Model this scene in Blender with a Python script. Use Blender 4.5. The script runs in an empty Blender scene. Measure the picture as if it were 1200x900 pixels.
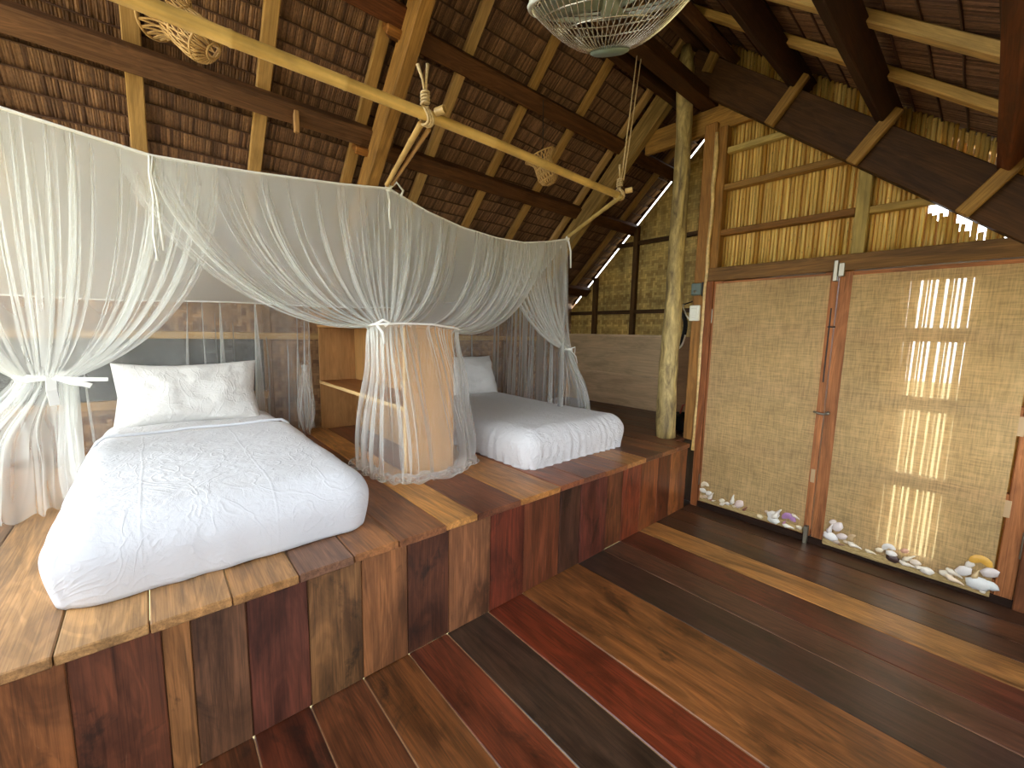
import bpy, bmesh, math, random
from mathutils import Vector, Matrix, noise
R = random.Random(7)
sc = bpy.context.scene
C = sc.collection
# ---------------------------------------------------------------- camera, world, exposure
cam = bpy.data.cameras.new('camera'); camo = bpy.data.objects.new('camera', cam); C.objects.link(camo)
YAW, PIT, ROL, FPX = math.radians(48.845945), math.radians(-6.948371), math.radians(1.159091), 485.913
F = Vector((math.cos(PIT)*math.cos(YAW), math.cos(PIT)*math.sin(YAW), math.sin(PIT)))
Rt = Vector((math.sin(YAW), -math.cos(YAW), 0)); Up = Rt.cross(F)
cr, sr = math.cos(ROL), math.sin(ROL)
X = cr*Rt + sr*Up; Y = -sr*Rt + cr*Up
m = Matrix((X, Y, -F)).transposed().to_4x4(); m.translation = Vector((0, 0, 1.5))
camo.matrix_world = m
cam.sensor_width = 36; cam.lens = FPX*36/1200; cam.clip_start = 0.02
sc.camera = camo
world = bpy.data.worlds.new('world'); sc.world = world; world.use_nodes = True
bg = world.node_tree.nodes['Background']
bg.inputs[0].default_value = (0.93, 0.97, 1.0, 1); bg.inputs[1].default_value = 5.2
sc.view_settings.view_transform = 'Standard'; sc.view_settings.look = 'None'
sc.view_settings.gamma = 1; sc.view_settings.use_curve_mapping = False
sc.view_settings.exposure = 0.4
sc.cycles.transparent_max_bounces = 32
sc.cycles.max_bounces = 10; sc.cycles.diffuse_bounces = 6; sc.cycles.transmission_bounces = 8

# ---------------------------------------------------------------- helpers
def lin(h):
    h = h.lstrip('#'); out = []
    for i in (0, 2, 4):
        c = int(h[i:i+2], 16)/255
        out.append(c/12.92 if c <= .04045 else ((c+.055)/1.055)**2.4)
    return tuple(out)+(1,)

def newmat(name):
    mt = bpy.data.materials.new(name); mt.use_nodes = True
    nt = mt.node_tree; b = nt.nodes['Principled BSDF']
    return mt, nt, b
def N(nt, typ, **kw):
    n = nt.nodes.new(typ)
    for k, v in kw.items():
        if k == 'inp':
            for kk, vv in v.items(): n.inputs[kk].default_value = vv
        else: setattr(n, k, v)
    return n
def math_(nt, op, a, b=None):
    n = N(nt, 'ShaderNodeMath', operation=op)
    for i, q in enumerate((a, b)):
        if q is None: continue
        if isinstance(q, (int, float)): n.inputs[i].default_value = q
        else: nt.links.new(q, n.inputs[i])
    return n.outputs[0]
def ramp(nt, src, stops):
    n = N(nt, 'ShaderNodeValToRGB'); e = n.color_ramp.elements
    while len(e) < len(stops): e.new(.5)
    for el, (p, c) in zip(e, stops):
        el.position = p; el.color = c if isinstance(c, tuple) else (c, c, c, 1)
    nt.links.new(src, n.inputs[0]); return n.outputs[0]
def mixc(nt, mode, fac, a, b):
    n = N(nt, 'ShaderNodeMix', data_type='RGBA', blend_type=mode)
    for i, q in ((0, fac), (6, a), (7, b)):
        if isinstance(q, (int, float)): n.inputs[i].default_value = q
        elif isinstance(q, tuple): n.inputs[i].default_value = q
        else: nt.links.new(q, n.inputs[i])
    return n.outputs[2]
def objcoord(nt, scale, rnd=True):
    tc = N(nt, 'ShaderNodeTexCoord'); src = tc.outputs['Object']
    if rnd:
        oi = N(nt, 'ShaderNodeObjectInfo')
        vm = N(nt, 'ShaderNodeVectorMath', operation='SCALE'); vm.inputs['Scale'].default_value = 61.7
        cx = N(nt, 'ShaderNodeCombineXYZ')
        nt.links.new(oi.outputs['Random'], cx.inputs[0]); nt.links.new(oi.outputs['Random'], cx.inputs[1])
        nt.links.new(cx.outputs[0], vm.inputs[0])
        ad = N(nt, 'ShaderNodeVectorMath', operation='ADD')
        nt.links.new(src, ad.inputs[0]); nt.links.new(vm.outputs[0], ad.inputs[1]); src = ad.outputs[0]
    mp = N(nt, 'ShaderNodeMapping'); mp.inputs['Scale'].default_value = scale
    nt.links.new(src, mp.inputs[0]); return mp.outputs[0]
def noise_(nt, vec, scale, detail=4, rough=.55, dist=0):
    n = N(nt, 'ShaderNodeTexNoise'); n.inputs['Scale'].default_value = scale
    n.inputs['Detail'].default_value = detail; n.inputs['Roughness'].default_value = rough
    n.inputs['Distortion'].default_value = dist
    nt.links.new(vec, n.inputs['Vector']); return n.outputs['Fac']
def bump(nt, b, h, strength, dist=.01):
    n = N(nt, 'ShaderNodeBump'); n.inputs['Strength'].default_value = strength; n.inputs['Distance'].default_value = dist
    nt.links.new(h, n.inputs['Height']); nt.links.new(n.outputs[0], b.inputs['Normal'])

def wood(name, rough=.4, contrast=1., blotch=.5, coat=0., bumps=.12, stain=0.):
    """plank wood: base colour is the object's own colour, grain along local X"""
    mt, nt, b = newmat(name)
    oi = N(nt, 'ShaderNodeObjectInfo')
    g1 = noise_(nt, objcoord(nt, (1.8, 110, 110)), 1.6, 5, .65, .5)
    g2 = noise_(nt, objcoord(nt, (.9, 9, 9)), 1.4, 6, .62, 1.6)
    bl = noise_(nt, objcoord(nt, (1.6, 4.5, 4.5)), 1.2, 5, .6, .9)
    rg = math_(nt, 'SINE', math_(nt, 'MULTIPLY', noise_(nt, objcoord(nt, (.55, 4, 4)), 1.3, 3, .5, .8), 85.))
    c1 = ramp(nt, g1, [(.3, 1-.5*contrast), (.5, 1.), (.72, 1+.3*contrast)])
    c2 = ramp(nt, g2, [(.36, 1-.45*contrast), (.5, 1.), (.64, 1+.25*contrast)])
    c4 = ramp(nt, rg, [(-.0, 1-.20*contrast), (.8, 1+.05*contrast)])
    c3 = ramp(nt, bl, [(.36, (1-.62*blotch, 1-.66*blotch, 1-.66*blotch, 1)), (.5, (1, 1, 1, 1)), (.66, (1+.3*blotch, 1+.22*blotch, 1+.1*blotch, 1))])
    col = mixc(nt, 'MULTIPLY', 1., oi.outputs['Color'], c1)
    for c in (c2, c3, c4): col = mixc(nt, 'MULTIPLY', 1., col, c)
    if stain:
        st = noise_(nt, objcoord(nt, (2.2, 4.5, 4.5)), 1.15, 6, .68, .6)
        col = mixc(nt, 'MIX', math_(nt, 'MULTIPLY', ramp(nt, st, [(.58, 0.), (.68, 1.)]), stain), col, lin('#15110d'))
        sc_ = noise_(nt, objcoord(nt, (5, 42, 42)), 1.6, 5, .7, 1.4)
        col = mixc(nt, 'MIX', math_(nt, 'MULTIPLY', ramp(nt, sc_, [(.68, 0.), (.76, 1.)]), .35), col, lin('#b79a78'))
    nt.links.new(col, b.inputs['Base Color'])
    rr = math_(nt, 'ADD', math_(nt, 'MULTIPLY', g2, .3), rough-.15)
    nt.links.new(rr, b.inputs['Roughness'])
    b.inputs['Coat Weight'].default_value = coat; b.inputs['Coat Roughness'].default_value = .2
    bump(nt, b, g1, bumps, .006)
    if not coat: b.inputs['Specular IOR Level'].default_value = .2
    return mt

M = {}
M['floor'] = wood('waxed floor wood', .36, .9, .7, .22, .12, .75)
M['top'] = wood('platform top wood', .42, .75, .5, .12, .12, .25)
M['beam'] = wood('sawn timber', .62, .7, .35, 0, .2)
M['pale'] = wood('pale sawn timber', .65, .5, .2, 0, .15)
M['ply'] = wood('plywood', .55, .28, .25, .0, .05)

def flat(name, col, rough=.5, metal=0., nscale=0, namp=.2):
    mt, nt, b = newmat(name); c = lin(col)
    b.inputs['Base Color'].default_value = c; b.inputs['Roughness'].default_value = rough; b.inputs['Metallic'].default_value = metal
    if nscale:
        n = noise_(nt, objcoord(nt, (1, 1, 1), False), nscale, 5)
        nt.links.new(mixc(nt, 'MULTIPLY', 1., c, ramp(nt, n, [(.3, 1-namp), (.7, 1+namp)])), b.inputs['Base Color'])
    return mt
M['white_plastic'] = flat('white plastic', '#e6e6d6', .4)
M['dark_plastic'] = flat('grey green plastic', '#5d6c66', .45)
M['brass'] = flat('worn hinge leaf', '#b79a72', .45)
M['black'] = flat('black rubber', '#101112', .55)
M['chrome'] = flat('chrome wire', '#cfcabc', .25, .85)
M['metal'] = flat('dull steel', '#8a8474', .4, .8)
M['blade'] = flat('smoky fan blade', '#7d8270', .35)
M['motor'] = flat('pale motor shell', '#cfd3cb', .4)
M['badge'] = flat('grey green badge', '#6d7b70', .4)
M['rope'] = flat('jute rope', '#c9b184', .8, 0, 90, .25)
M['cord'] = flat('white cotton cord', '#e9ebe6', .8)
M['red'] = flat('red strap', '#a33c22', .6)
M['bag'] = flat('black fabric', '#0d0d0e', .8, 0, 30, .4)
M['dark'] = flat('thatch light block', '#1c130c', .95)
M['ground'] = flat('bounce ground', '#b3a474', .95, 0, .8, .35)

def leafmat():
    mt, nt, b = newmat('dry nipa leaf')
    at = N(nt, 'ShaderNodeAttribute', attribute_name='tint')
    st = noise_(nt, objcoord(nt, (110, 3, 60), False), 1.5, 4, .65)
    c = mixc(nt, 'MIX', at.outputs['Fac'], lin('#4e3220'), lin('#9c7350'))
    c = mixc(nt, 'MULTIPLY', 1., c, ramp(nt, st, [(.3, .55), (.55, 1.), (.75, 1.3)]))
    nt.links.new(c, b.inputs['Base Color']); b.inputs['Roughness'].default_value = .75
    return mt
M['leaf'] = leafmat()

def canemat(name, a, bb, tl=.5):
    mt, nt, b = newmat(name)
    at = N(nt, 'ShaderNodeAttribute', attribute_name='tint')
    st = noise_(nt, objcoord(nt, (90, 90, 3), False), 1.2, 4, .6)
    sp = noise_(nt, objcoord(nt, (60, 60, 22), False), 1.5, 3, .6)
    c = mixc(nt, 'MIX', at.outputs['Fac'], lin(a), lin(bb))
    c = mixc(nt, 'MULTIPLY', 1., c, ramp(nt, st, [(.3, .62), (.55, 1.), (.75, 1.18)]))
    c = mixc(nt, 'MULTIPLY', 1., c, ramp(nt, sp, [(.27, .3), (.36, 1.)]))
    nt.links.new(c, b.inputs['Base Color']); b.inputs['Roughness'].default_value = .45
    # thin reed lets a little daylight through
    tr = N(nt, 'ShaderNodeBsdfTranslucent'); nt.links.new(c, tr.inputs[0])
    mx = N(nt, 'ShaderNodeMixShader'); mx.inputs[0].default_value = tl
    nt.links.new(b.outputs[0], mx.inputs[1]); nt.links.new(tr.outputs[0], mx.inputs[2])
    nt.links.new(mx.outputs[0], nt.nodes['Material Output'].inputs[0])
    return mt
M['cane'] = canemat('split reed', '#bf8a28', '#ffde80', .24)

M['cane_back'] = canemat('added dark backing', '#6a4517', '#8a5c22', .35)  # dark tone of the added sheet draws the lines between reeds
def weavemat(name, a, bb, s):
    mt, nt, b = newmat(name)
    v = objcoord(nt, (s, s, s), False)
    sx = N(nt, 'ShaderNodeSeparateXYZ'); nt.links.new(v, sx.inputs[0])
    yy, zz = sx.outputs[0], sx.outputs[2]
    # herringbone twill: diagonal index decides which strip is on top
    fy = math_(nt, 'FLOOR', yy); fz = math_(nt, 'FLOOR', zz)
    big = math_(nt, 'FLOOR', math_(nt, 'MULTIPLY', yy, .125)); sgn = math_(nt, 'SUBTRACT', math_(nt, 'MULTIPLY', math_(nt, 'FLOORED_MODULO', big, 2.), 2.), 1.)
    dg = math_(nt, 'FLOORED_MODULO', math_(nt, 'ADD', fy, math_(nt, 'MULTIPLY', fz, sgn)), 4.)
    over = math_(nt, 'LESS_THAN', dg, 2.)
    wn = N(nt, 'ShaderNodeTexWhiteNoise', noise_dimensions='2D')
    cb = N(nt, 'ShaderNodeCombineXYZ')
    nt.links.new(math_(nt, 'MULTIPLY', fy, over), cb.inputs[0])
    nt.links.new(math_(nt, 'MULTIPLY', fz, math_(nt, 'SUBTRACT', 1., over)), cb.inputs[1]); nt.links.new(cb.outputs[0], wn.inputs['Vector'])
    ey = math_(nt, 'ABSOLUTE', math_(nt, 'SUBTRACT', math_(nt, 'FRACT', yy), .5)); ez = math_(nt, 'ABSOLUTE', math_(nt, 'SUBTRACT', math_(nt, 'FRACT', zz), .5))
    edge = math_(nt, 'ADD', math_(nt, 'MULTIPLY', ey, over), math_(nt, 'MULTIPLY', ez, math_(nt, 'SUBTRACT', 1., over)))
    c = mixc(nt, 'MIX', wn.outputs['Value'], lin(a), lin(bb))
    c = mixc(nt, 'MULTIPLY', 1., c, ramp(nt, edge, [(.36, 1.), (.5, .6)]))
    pt = noise_(nt, objcoord(nt, (1, 1, 1), False), 3.5, 3)
    c = mixc(nt, 'MULTIPLY', 1., c, ramp(nt, pt, [(.35, .6), (.65, 1.2)]))
    nt.links.new(c, b.inputs['Base Color']); b.inputs['Roughness'].default_value = .6
    bump(nt, b, math_(nt, 'SUBTRACT', 1., edge), .5, .004)
    return mt
M['weave'] = weavemat('plaited bamboo mat', '#a5843e', '#d6b868', 34)
M['weave_b'] = weavemat('plaited brown bamboo mat', '#6d4a2c', '#a37c52', 34)

def burlap():
    mt, nt, b = newmat('burlap')
    v = objcoord(nt, (1, 1, 1), False)
    w1 = N(nt, 'ShaderNodeTexNoise'); mp = objcoord(nt, (1, 150, 10), False); n1 = noise_(nt, mp, 1., 3, .6)
    n2 = noise_(nt, objcoord(nt, (1, 10, 150), False), 1., 3, .6)
    big = noise_(nt, v, 2.5, 3)
    s = math_(nt, 'MULTIPLY', math_(nt, 'ADD', n1, n2), .5)
    c = mixc(nt, 'MULTIPLY', 1., lin('#dfc48e'), ramp(nt, s, [(.36, .78), (.5, 1.), (.64, 1.14)]))
    c = mixc(nt, 'MULTIPLY', 1., c, ramp(nt, big, [(.3, .86), (.7, 1.1)]))
    d = N(nt, 'ShaderNodeBsdfDiffuse'); nt.links.new(c, d.inputs[0])
    t = N(nt, 'ShaderNodeBsdfTranslucent'); nt.links.new(c, t.inputs[0])
    a = N(nt, 'ShaderNodeMixShader'); a.inputs[0].default_value = .4
    nt.links.new(d.outputs[0], a.inputs[1]); nt.links.new(t.outputs[0], a.inputs[2])
    tp = N(nt, 'ShaderNodeBsdfTransparent')
    mx = N(nt, 'ShaderNodeMixShader')
    nt.links.new(ramp(nt, s, [(.38, .28), (.6, .12)]), mx.inputs[0])
    nt.links.new(a.outputs[0], mx.inputs[1]); nt.links.new(tp.outputs[0], mx.inputs[2])
    nt.links.new(mx.outputs[0], nt.nodes['Material Output'].inputs[0]); return mt
M['burlap'] = burlap()

def netmat(name, alpha, col='#f3f6f3'):
    mt, nt, b = newmat(name)
    d = N(nt, 'ShaderNodeBsdfDiffuse'); d.inputs[0].default_value = lin(col)
    t = N(nt, 'ShaderNodeBsdfTranslucent'); t.inputs[0].default_value = lin(col)
    a = N(nt, 'ShaderNodeMixShader'); a.inputs[0].default_value = .45
    nt.links.new(d.outputs[0], a.inputs[1]); nt.links.new(t.outputs[0], a.inputs[2])
    tp = N(nt, 'ShaderNodeBsdfTransparent')
    lw = N(nt, 'ShaderNodeLayerWeight'); lw.inputs[0].default_value = .35
    # open mesh: threads cover more of the view where the cloth turns edge-on
    f = math_(nt, 'ADD', math_(nt, 'MULTIPLY', lw.outputs['Facing'], .38), alpha)
    f = math_(nt, 'MINIMUM', f, .92)
    mx = N(nt, 'ShaderNodeMixShader'); nt.links.new(f, mx.inputs[0])
    nt.links.new(tp.outputs[0], mx.inputs[1]); nt.links.new(a.outputs[0], mx.inputs[2])
    nt.links.new(mx.outputs[0], nt.nodes['Material Output'].inputs[0]); return mt
M['net'] = netmat('white netting', .20)
M['net_left'] = netmat('doubled white netting', .25)
M['net_thin'] = netmat('single white netting', .17)
M['net_top'] = netmat('netting roof cloth', .55)

def cloth(name, col, wr=.5, crease=()):
    mt, nt, b = newmat(name)
    b.inputs['Base Color'].default_value = lin(col); b.inputs['Roughness'].default_value = .85
    b.inputs['Sheen Weight'].default_value = .15
    n1 = noise_(nt, objcoord(nt, (5, 5, 5), False), 1.6, 5, .55, 1.4)
    n2 = noise_(nt, objcoord(nt, (16, 11, 16), False), 1.6, 4, .6, 1.)
    h = math_(nt, 'ADD', math_(nt, 'MULTIPLY', n1, 1.), math_(nt, 'MULTIPLY', n2, .45))
    n3 = noise_(nt, objcoord(nt, (3.2, 2.2, 2.6), False), 1.5, 2, .5, 1.8)
    rd = ramp(nt, math_(nt, 'ABSOLUTE', math_(nt, 'SUBTRACT', n3, .5)), [(0., 1.), (.035, 0.)])
    h = math_(nt, 'ADD', h, math_(nt, 'MULTIPLY', rd, .22))
    if crease:
        tc = N(nt, 'ShaderNodeTexCoord'); sx = N(nt, 'ShaderNodeSeparateXYZ'); nt.links.new(tc.outputs['Object'], sx.inputs[0])
        wob = math_(nt, 'MULTIPLY', noise_(nt, objcoord(nt, (.5, 2, .5), False), 1.5, 2), .03)
        for x0 in crease:
            dd = math_(nt, 'ABSOLUTE', math_(nt, 'SUBTRACT', math_(nt, 'ADD', sx.outputs[0], wob), x0))
            k = N(nt, 'ShaderNodeMapRange'); k.inputs['From Max'].default_value = .007; k.inputs['To Min'].default_value = .16; k.inputs['To Max'].default_value = 0
            nt.links.new(dd, k.inputs[0]); h = math_(nt, 'ADD', h, k.outputs[0])
    bump(nt, b, h, wr, .02)
    return mt
M['sheet'] = cloth('white cotton sheet', '#d4d5d7', .55)
M['sheet_top'] = cloth('white cotton top sheet', '#d2d6dc', .34, (-.27, .14))  # slight blue of the daylight is mixed into the sheet colour
M['pillowcase'] = cloth('white pillowcase', '#d6d6d3', .42)

def bambooM():
    mt, nt, b = newmat('dry bamboo')
    oi = N(nt, 'ShaderNodeObjectInfo')
    n = noise_(nt, objcoord(nt, (2, 30, 30)), 1.2, 4); n2 = noise_(nt, objcoord(nt, (5, 8, 8)), 1.5, 4)
    c = mixc(nt, 'MULTIPLY', 1., oi.outputs['Color'], ramp(nt, n, [(.3, .78), (.7, 1.15)]))
    c = mixc(nt, 'MULTIPLY', 1., c, ramp(nt, n2, [(.32, .75), (.6, 1.1)]))
    nt.links.new(c, b.inputs['Base Color']); b.inputs['Roughness'].default_value = .45; return mt
M['bamboo'] = bambooM()
def logM():
    mt, nt, b = newmat('peeled log')
    n = noise_(nt, objcoord(nt, (6, 6, 1.6), False), 2.4, 6, .65, .8); n2 = noise_(nt, objcoord(nt, (30, 30, 3), False), 1.3, 4)
    c = ramp(nt, n, [(.32, lin('#5a4a2e')), (.48, lin('#a08b58')), (.68, lin('#d8c07c'))])
    c = mixc(nt, 'MULTIPLY', 1., c, ramp(nt, n2, [(.3, .7), (.6, 1.1)]))
    nt.links.new(c, b.inputs['Base Color']); b.inputs['Roughness'].default_value = .6
    bump(nt, b, n, .6, .012); return mt
M['log'] = logM()
def screenM():
    mt, nt, b = newmat('dark insect screen')
    n = noise_(nt, objcoord(nt, (3, 3, 9), False), 3., 6, .7)
    nt.links.new(ramp(nt, n, [(.35, lin('#262829')), (.6, lin('#4b4d4c')), (.8, lin('#7a7b76'))]), b.inputs['Base Color']); b.inputs['Roughness'].default_value = .9; return mt
M['screen'] = screenM()
def shellM():
    mt, nt, b = newmat('sea shell'); oi = N(nt, 'ShaderNodeObjectInfo')
    n = noise_(nt, objcoord(nt, (30, 30, 30)), 2., 4)
    c = mixc(nt, 'MULTIPLY', 1., oi.outputs['Color'], ramp(nt, n, [(.3, .72), (.6, 1.05)]))
    nt.links.new(c, b.inputs['Base Color']); b.inputs['Roughness'].default_value = .35; return mt
M['shell'] = shellM()

# objects
def link(name, mesh, mat, parent=None, color=None, kind=None, world=None):
    o = bpy.data.objects.new(name, mesh); C.objects.link(o)
    if mat is not None and not mesh.materials: mesh.materials.append(mat)
    if color: o.color = lin(color) if isinstance(color, str) else color
    if kind: o['kind'] = kind
    if parent: o.parent = parent
    if world is not None:
        # all parents are top-level empties (or children of them) whose transform is set before their parts are made
        if parent: o.matrix_basis = world_of(parent).inverted() @ world
        else: o.matrix_basis = world
    return o
def world_of(o):
    mm = o.matrix_basis.copy()
    return (world_of(o.parent) @ mm) if o.parent else mm
def empty(name, loc, label=None, cat=None, group=None, kind=None, rot=None):
    o = bpy.data.objects.new(name, None); C.objects.link(o)
    o.matrix_basis = Matrix.Translation(loc) @ (rot.to_4x4() if rot else Matrix()); o.empty_display_size = .05
    tag(o, label, cat, group, kind); return o
def tag(o, label=None, cat=None, group=None, kind=None):
    if label: o['label'] = label
    if cat: o['category'] = cat
    if group: o['group'] = group
    if kind: o['kind'] = kind
def bm_mesh(bm, name='m', smooth=False):
    me = bpy.data.meshes.new(name); bm.to_mesh(me); bm.free()
    if smooth:
        for p in me.polygons: p.use_smooth = True
    return me
def raw(vs, fs, smooth=False, tint=None):
    me = bpy.data.meshes.new('m'); me.from_pydata([tuple(v) for v in vs], [], fs); me.update()
    if smooth: me.polygons.foreach_set('use_smooth', [True]*len(me.polygons))
    if tint is not None:
        a = me.attributes.new('tint', 'FLOAT', 'FACE'); a.data.foreach_set('value', tint)
    return me
def boxmesh(sx, sy, sz, bev=.004, seg=1):
    bm = bmesh.new(); bmesh.ops.create_cube(bm, size=1)
    bmesh.ops.scale(bm, vec=(sx, sy, sz), verts=bm.verts)
    if bev: bmesh.ops.bevel(bm, geom=bm.edges[:], offset=min(bev, .45*min(sx, sy, sz)), segments=seg, affect='EDGES', profile=.5)
    return bm_mesh(bm)
def box(name, lo, hi, mat, parent=None, color=None, axis='x', bev=.004, kind=None, jitter=0):
    """box between two world corners; local X runs along the given axis (the grain)"""
    lo, hi = Vector(lo), Vector(hi); c = (lo+hi)/2; d = hi-lo
    if axis == 'x': rot = Matrix(); s = (d.x, d.y, d.z)
    elif axis == 'y': rot = Matrix.Rotation(math.pi/2, 4, 'Z'); s = (d.y, d.x, d.z)
    else: rot = Matrix.Rotation(-math.pi/2, 4, 'Y'); s = (d.z, d.y, d.x)
    return link(name, boxmesh(*s, bev), mat, parent, color, kind, Matrix.Translation(c) @ rot)
def beam(name, p0, p1, w, h, up, mat, parent=None, color=None, bev=.005, kind=None):
    """timber from p0 to p1, w wide across, h high along 'up'"""
    p0, p1 = Vector(p0), Vector(p1); x = (p1-p0); L = x.length; x.normalize()
    up = Vector(up); z = (up - x*up.dot(x)).normalized(); y = z.cross(x)
    rm = Matrix((x, y, z)).transposed().to_4x4()
    return link(name, boxmesh(L, w, h, bev), mat, parent, color, kind, Matrix.Translation((p0+p1)/2) @ rm)
def tube_vf(pts, r, seg=8, closed=False, caps=True):
    pts = [Vector(p) for p in pts]; n = len(pts); rs = r if isinstance(r, (list, tuple)) else [r]*n
    vs, fs = [], []; prev = None
    for i in range(n):
        a = pts[(i-1) % n] if (closed or i > 0) else pts[i]; b = pts[(i+1) % n] if (closed or i < n-1) else pts[i]
        t = (b-a).normalized()
        if prev is None: nn = t.orthogonal().normalized()
        else:
            nn = prev - t*prev.dot(t)
            nn = nn.normalized() if nn.length > 1e-6 else t.orthogonal().normalized()
        prev = nn; bb = t.cross(nn)
        for k in range(seg):
            an = 2*math.pi*k/seg; vs.append(pts[i] + rs[i]*(math.cos(an)*nn + math.sin(an)*bb))
    for i in range(n if closed else n-1):
        for k in range(seg):
            a = i*seg+k; b = i*seg+(k+1) % seg; j = (i+1) % n
            fs.append((a, b, j*seg+(k+1) % seg, j*seg+k))
    if caps and not closed:
        fs.append(tuple(range(seg))[::-1]); fs.append(tuple((n-1)*seg+k for k in range(seg)))
    return vs, fs
class MB:
    def __init__(s): s.v = []; s.f = []; s.t = []
    def add(s, vs, fs, tint=0.):
        o = len(s.v); s.v += list(vs); s.f += [tuple(i+o for i in f) for f in fs]; s.t += [tint]*len(fs); return s
    def tube(s, pts, r, seg=8, closed=False, tint=0.): return s.add(*tube_vf(pts, r, seg, closed), tint)
    def boxc(s, lo, hi, tint=0.):
        (a, b, c), (d, e, f) = lo, hi
        vs = [(a, b, c), (d, b, c), (d, e, c), (a, e, c), (a, b, f), (d, b, f), (d, e, f), (a, e, f)]
        return s.add([Vector(v) for v in vs], [(3, 2, 1, 0), (4, 5, 6, 7), (0, 1, 5, 4), (1, 2, 6, 5), (2, 3, 7, 6), (3, 0, 4, 7)], tint)
    def mesh(s, smooth=False): return raw(s.v, s.f, smooth, s.t)
    def build(s, name, mat, parent=None, color=None, smooth=False, kind=None, world=Matrix()):
        inv = None
        if parent is not None and world is not None:
            return link(name, s.mesh(smooth), mat, parent, color, kind, world)
        return link(name, s.mesh(smooth), mat, parent, color, kind, world)
def lerp(a, b, t): return a+(b-a)*t
def vcat(P, u):
    """catmull-rom through equally spaced points P, u in 0..1"""
    n = len(P)-1; f = min(max(u, 0), 1)*n; i = min(int(f), n-1); t = f-i
    p0, p1, p2, p3 = P[max(i-1, 0)], P[i], P[i+1], P[min(i+2, n)]
    return .5*((2*p1)+(p2-p0)*t+(2*p0-5*p1+4*p2-p3)*t*t+(3*p1-p0-3*p2+p3)*t**3)

YF, ZP = 1.633, .585        # platform front, platform height
XD = 3.62                   # face of the door wall
XW = 4.65                   # woven gable wall in the alcove
YB = 4.06                   # back wall
XL = -1.35                  # open left end of the house
# ---------------------------------------------------------------- structure: ground, floor
g = MB(); g.boxc((-40, -40, -1.3), (40, 40, -1.2)); g.build('ground', M['ground'], kind='structure')  # unseen ground plane, coloured to bounce warm light up inside
floor = empty('floor', (0, 0, 0), kind='structure')
fx = [-1.35, -1.1, -.86, -.63, -.42, -.2, -.01, .198, .395, .61, .825, 1.035, 1.295, 1.546, 2.042, 2.32, 2.525, 2.774, 3.02, 3.21, 3.42, 3.75]
fc = ['#6b3a20', '#5b2f1a', '#7a4a28', '#5a2a18', '#6b3a1e', '#55291a', '#6a3d22', '#5e2e1c', '#6d3f24', '#6f4423', '#6e3620', '#433125', '#6c2e1a', '#80502a', '#3d2a22', '#56382a', '#5a2e20', '#a87742', '#4d3425', '#5d3b26', '#4a3021']
for i in range(len(fx)-1):
    dz = R.uniform(-.002, .002)
    box('floor_plank', (fx[i]+.002, -2.1, -.035+dz), (fx[i+1]-.002, YF+.01, 0+dz), M['floor'], floor, fc[i], 'y', .003)
box('joint_filler', (XL, -2.1, -.03), (3.75, YF, -.0045), M['ply'], floor, '#a98664', 'x', 0)
box('floor_plank', (3.42, YF+.012, -.035), (3.76, 1.95, -.002), M['floor'], floor, '#2f2016', 'x', .003)  # added to plug a bright hole, coloured dark for the shaded recess
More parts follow.
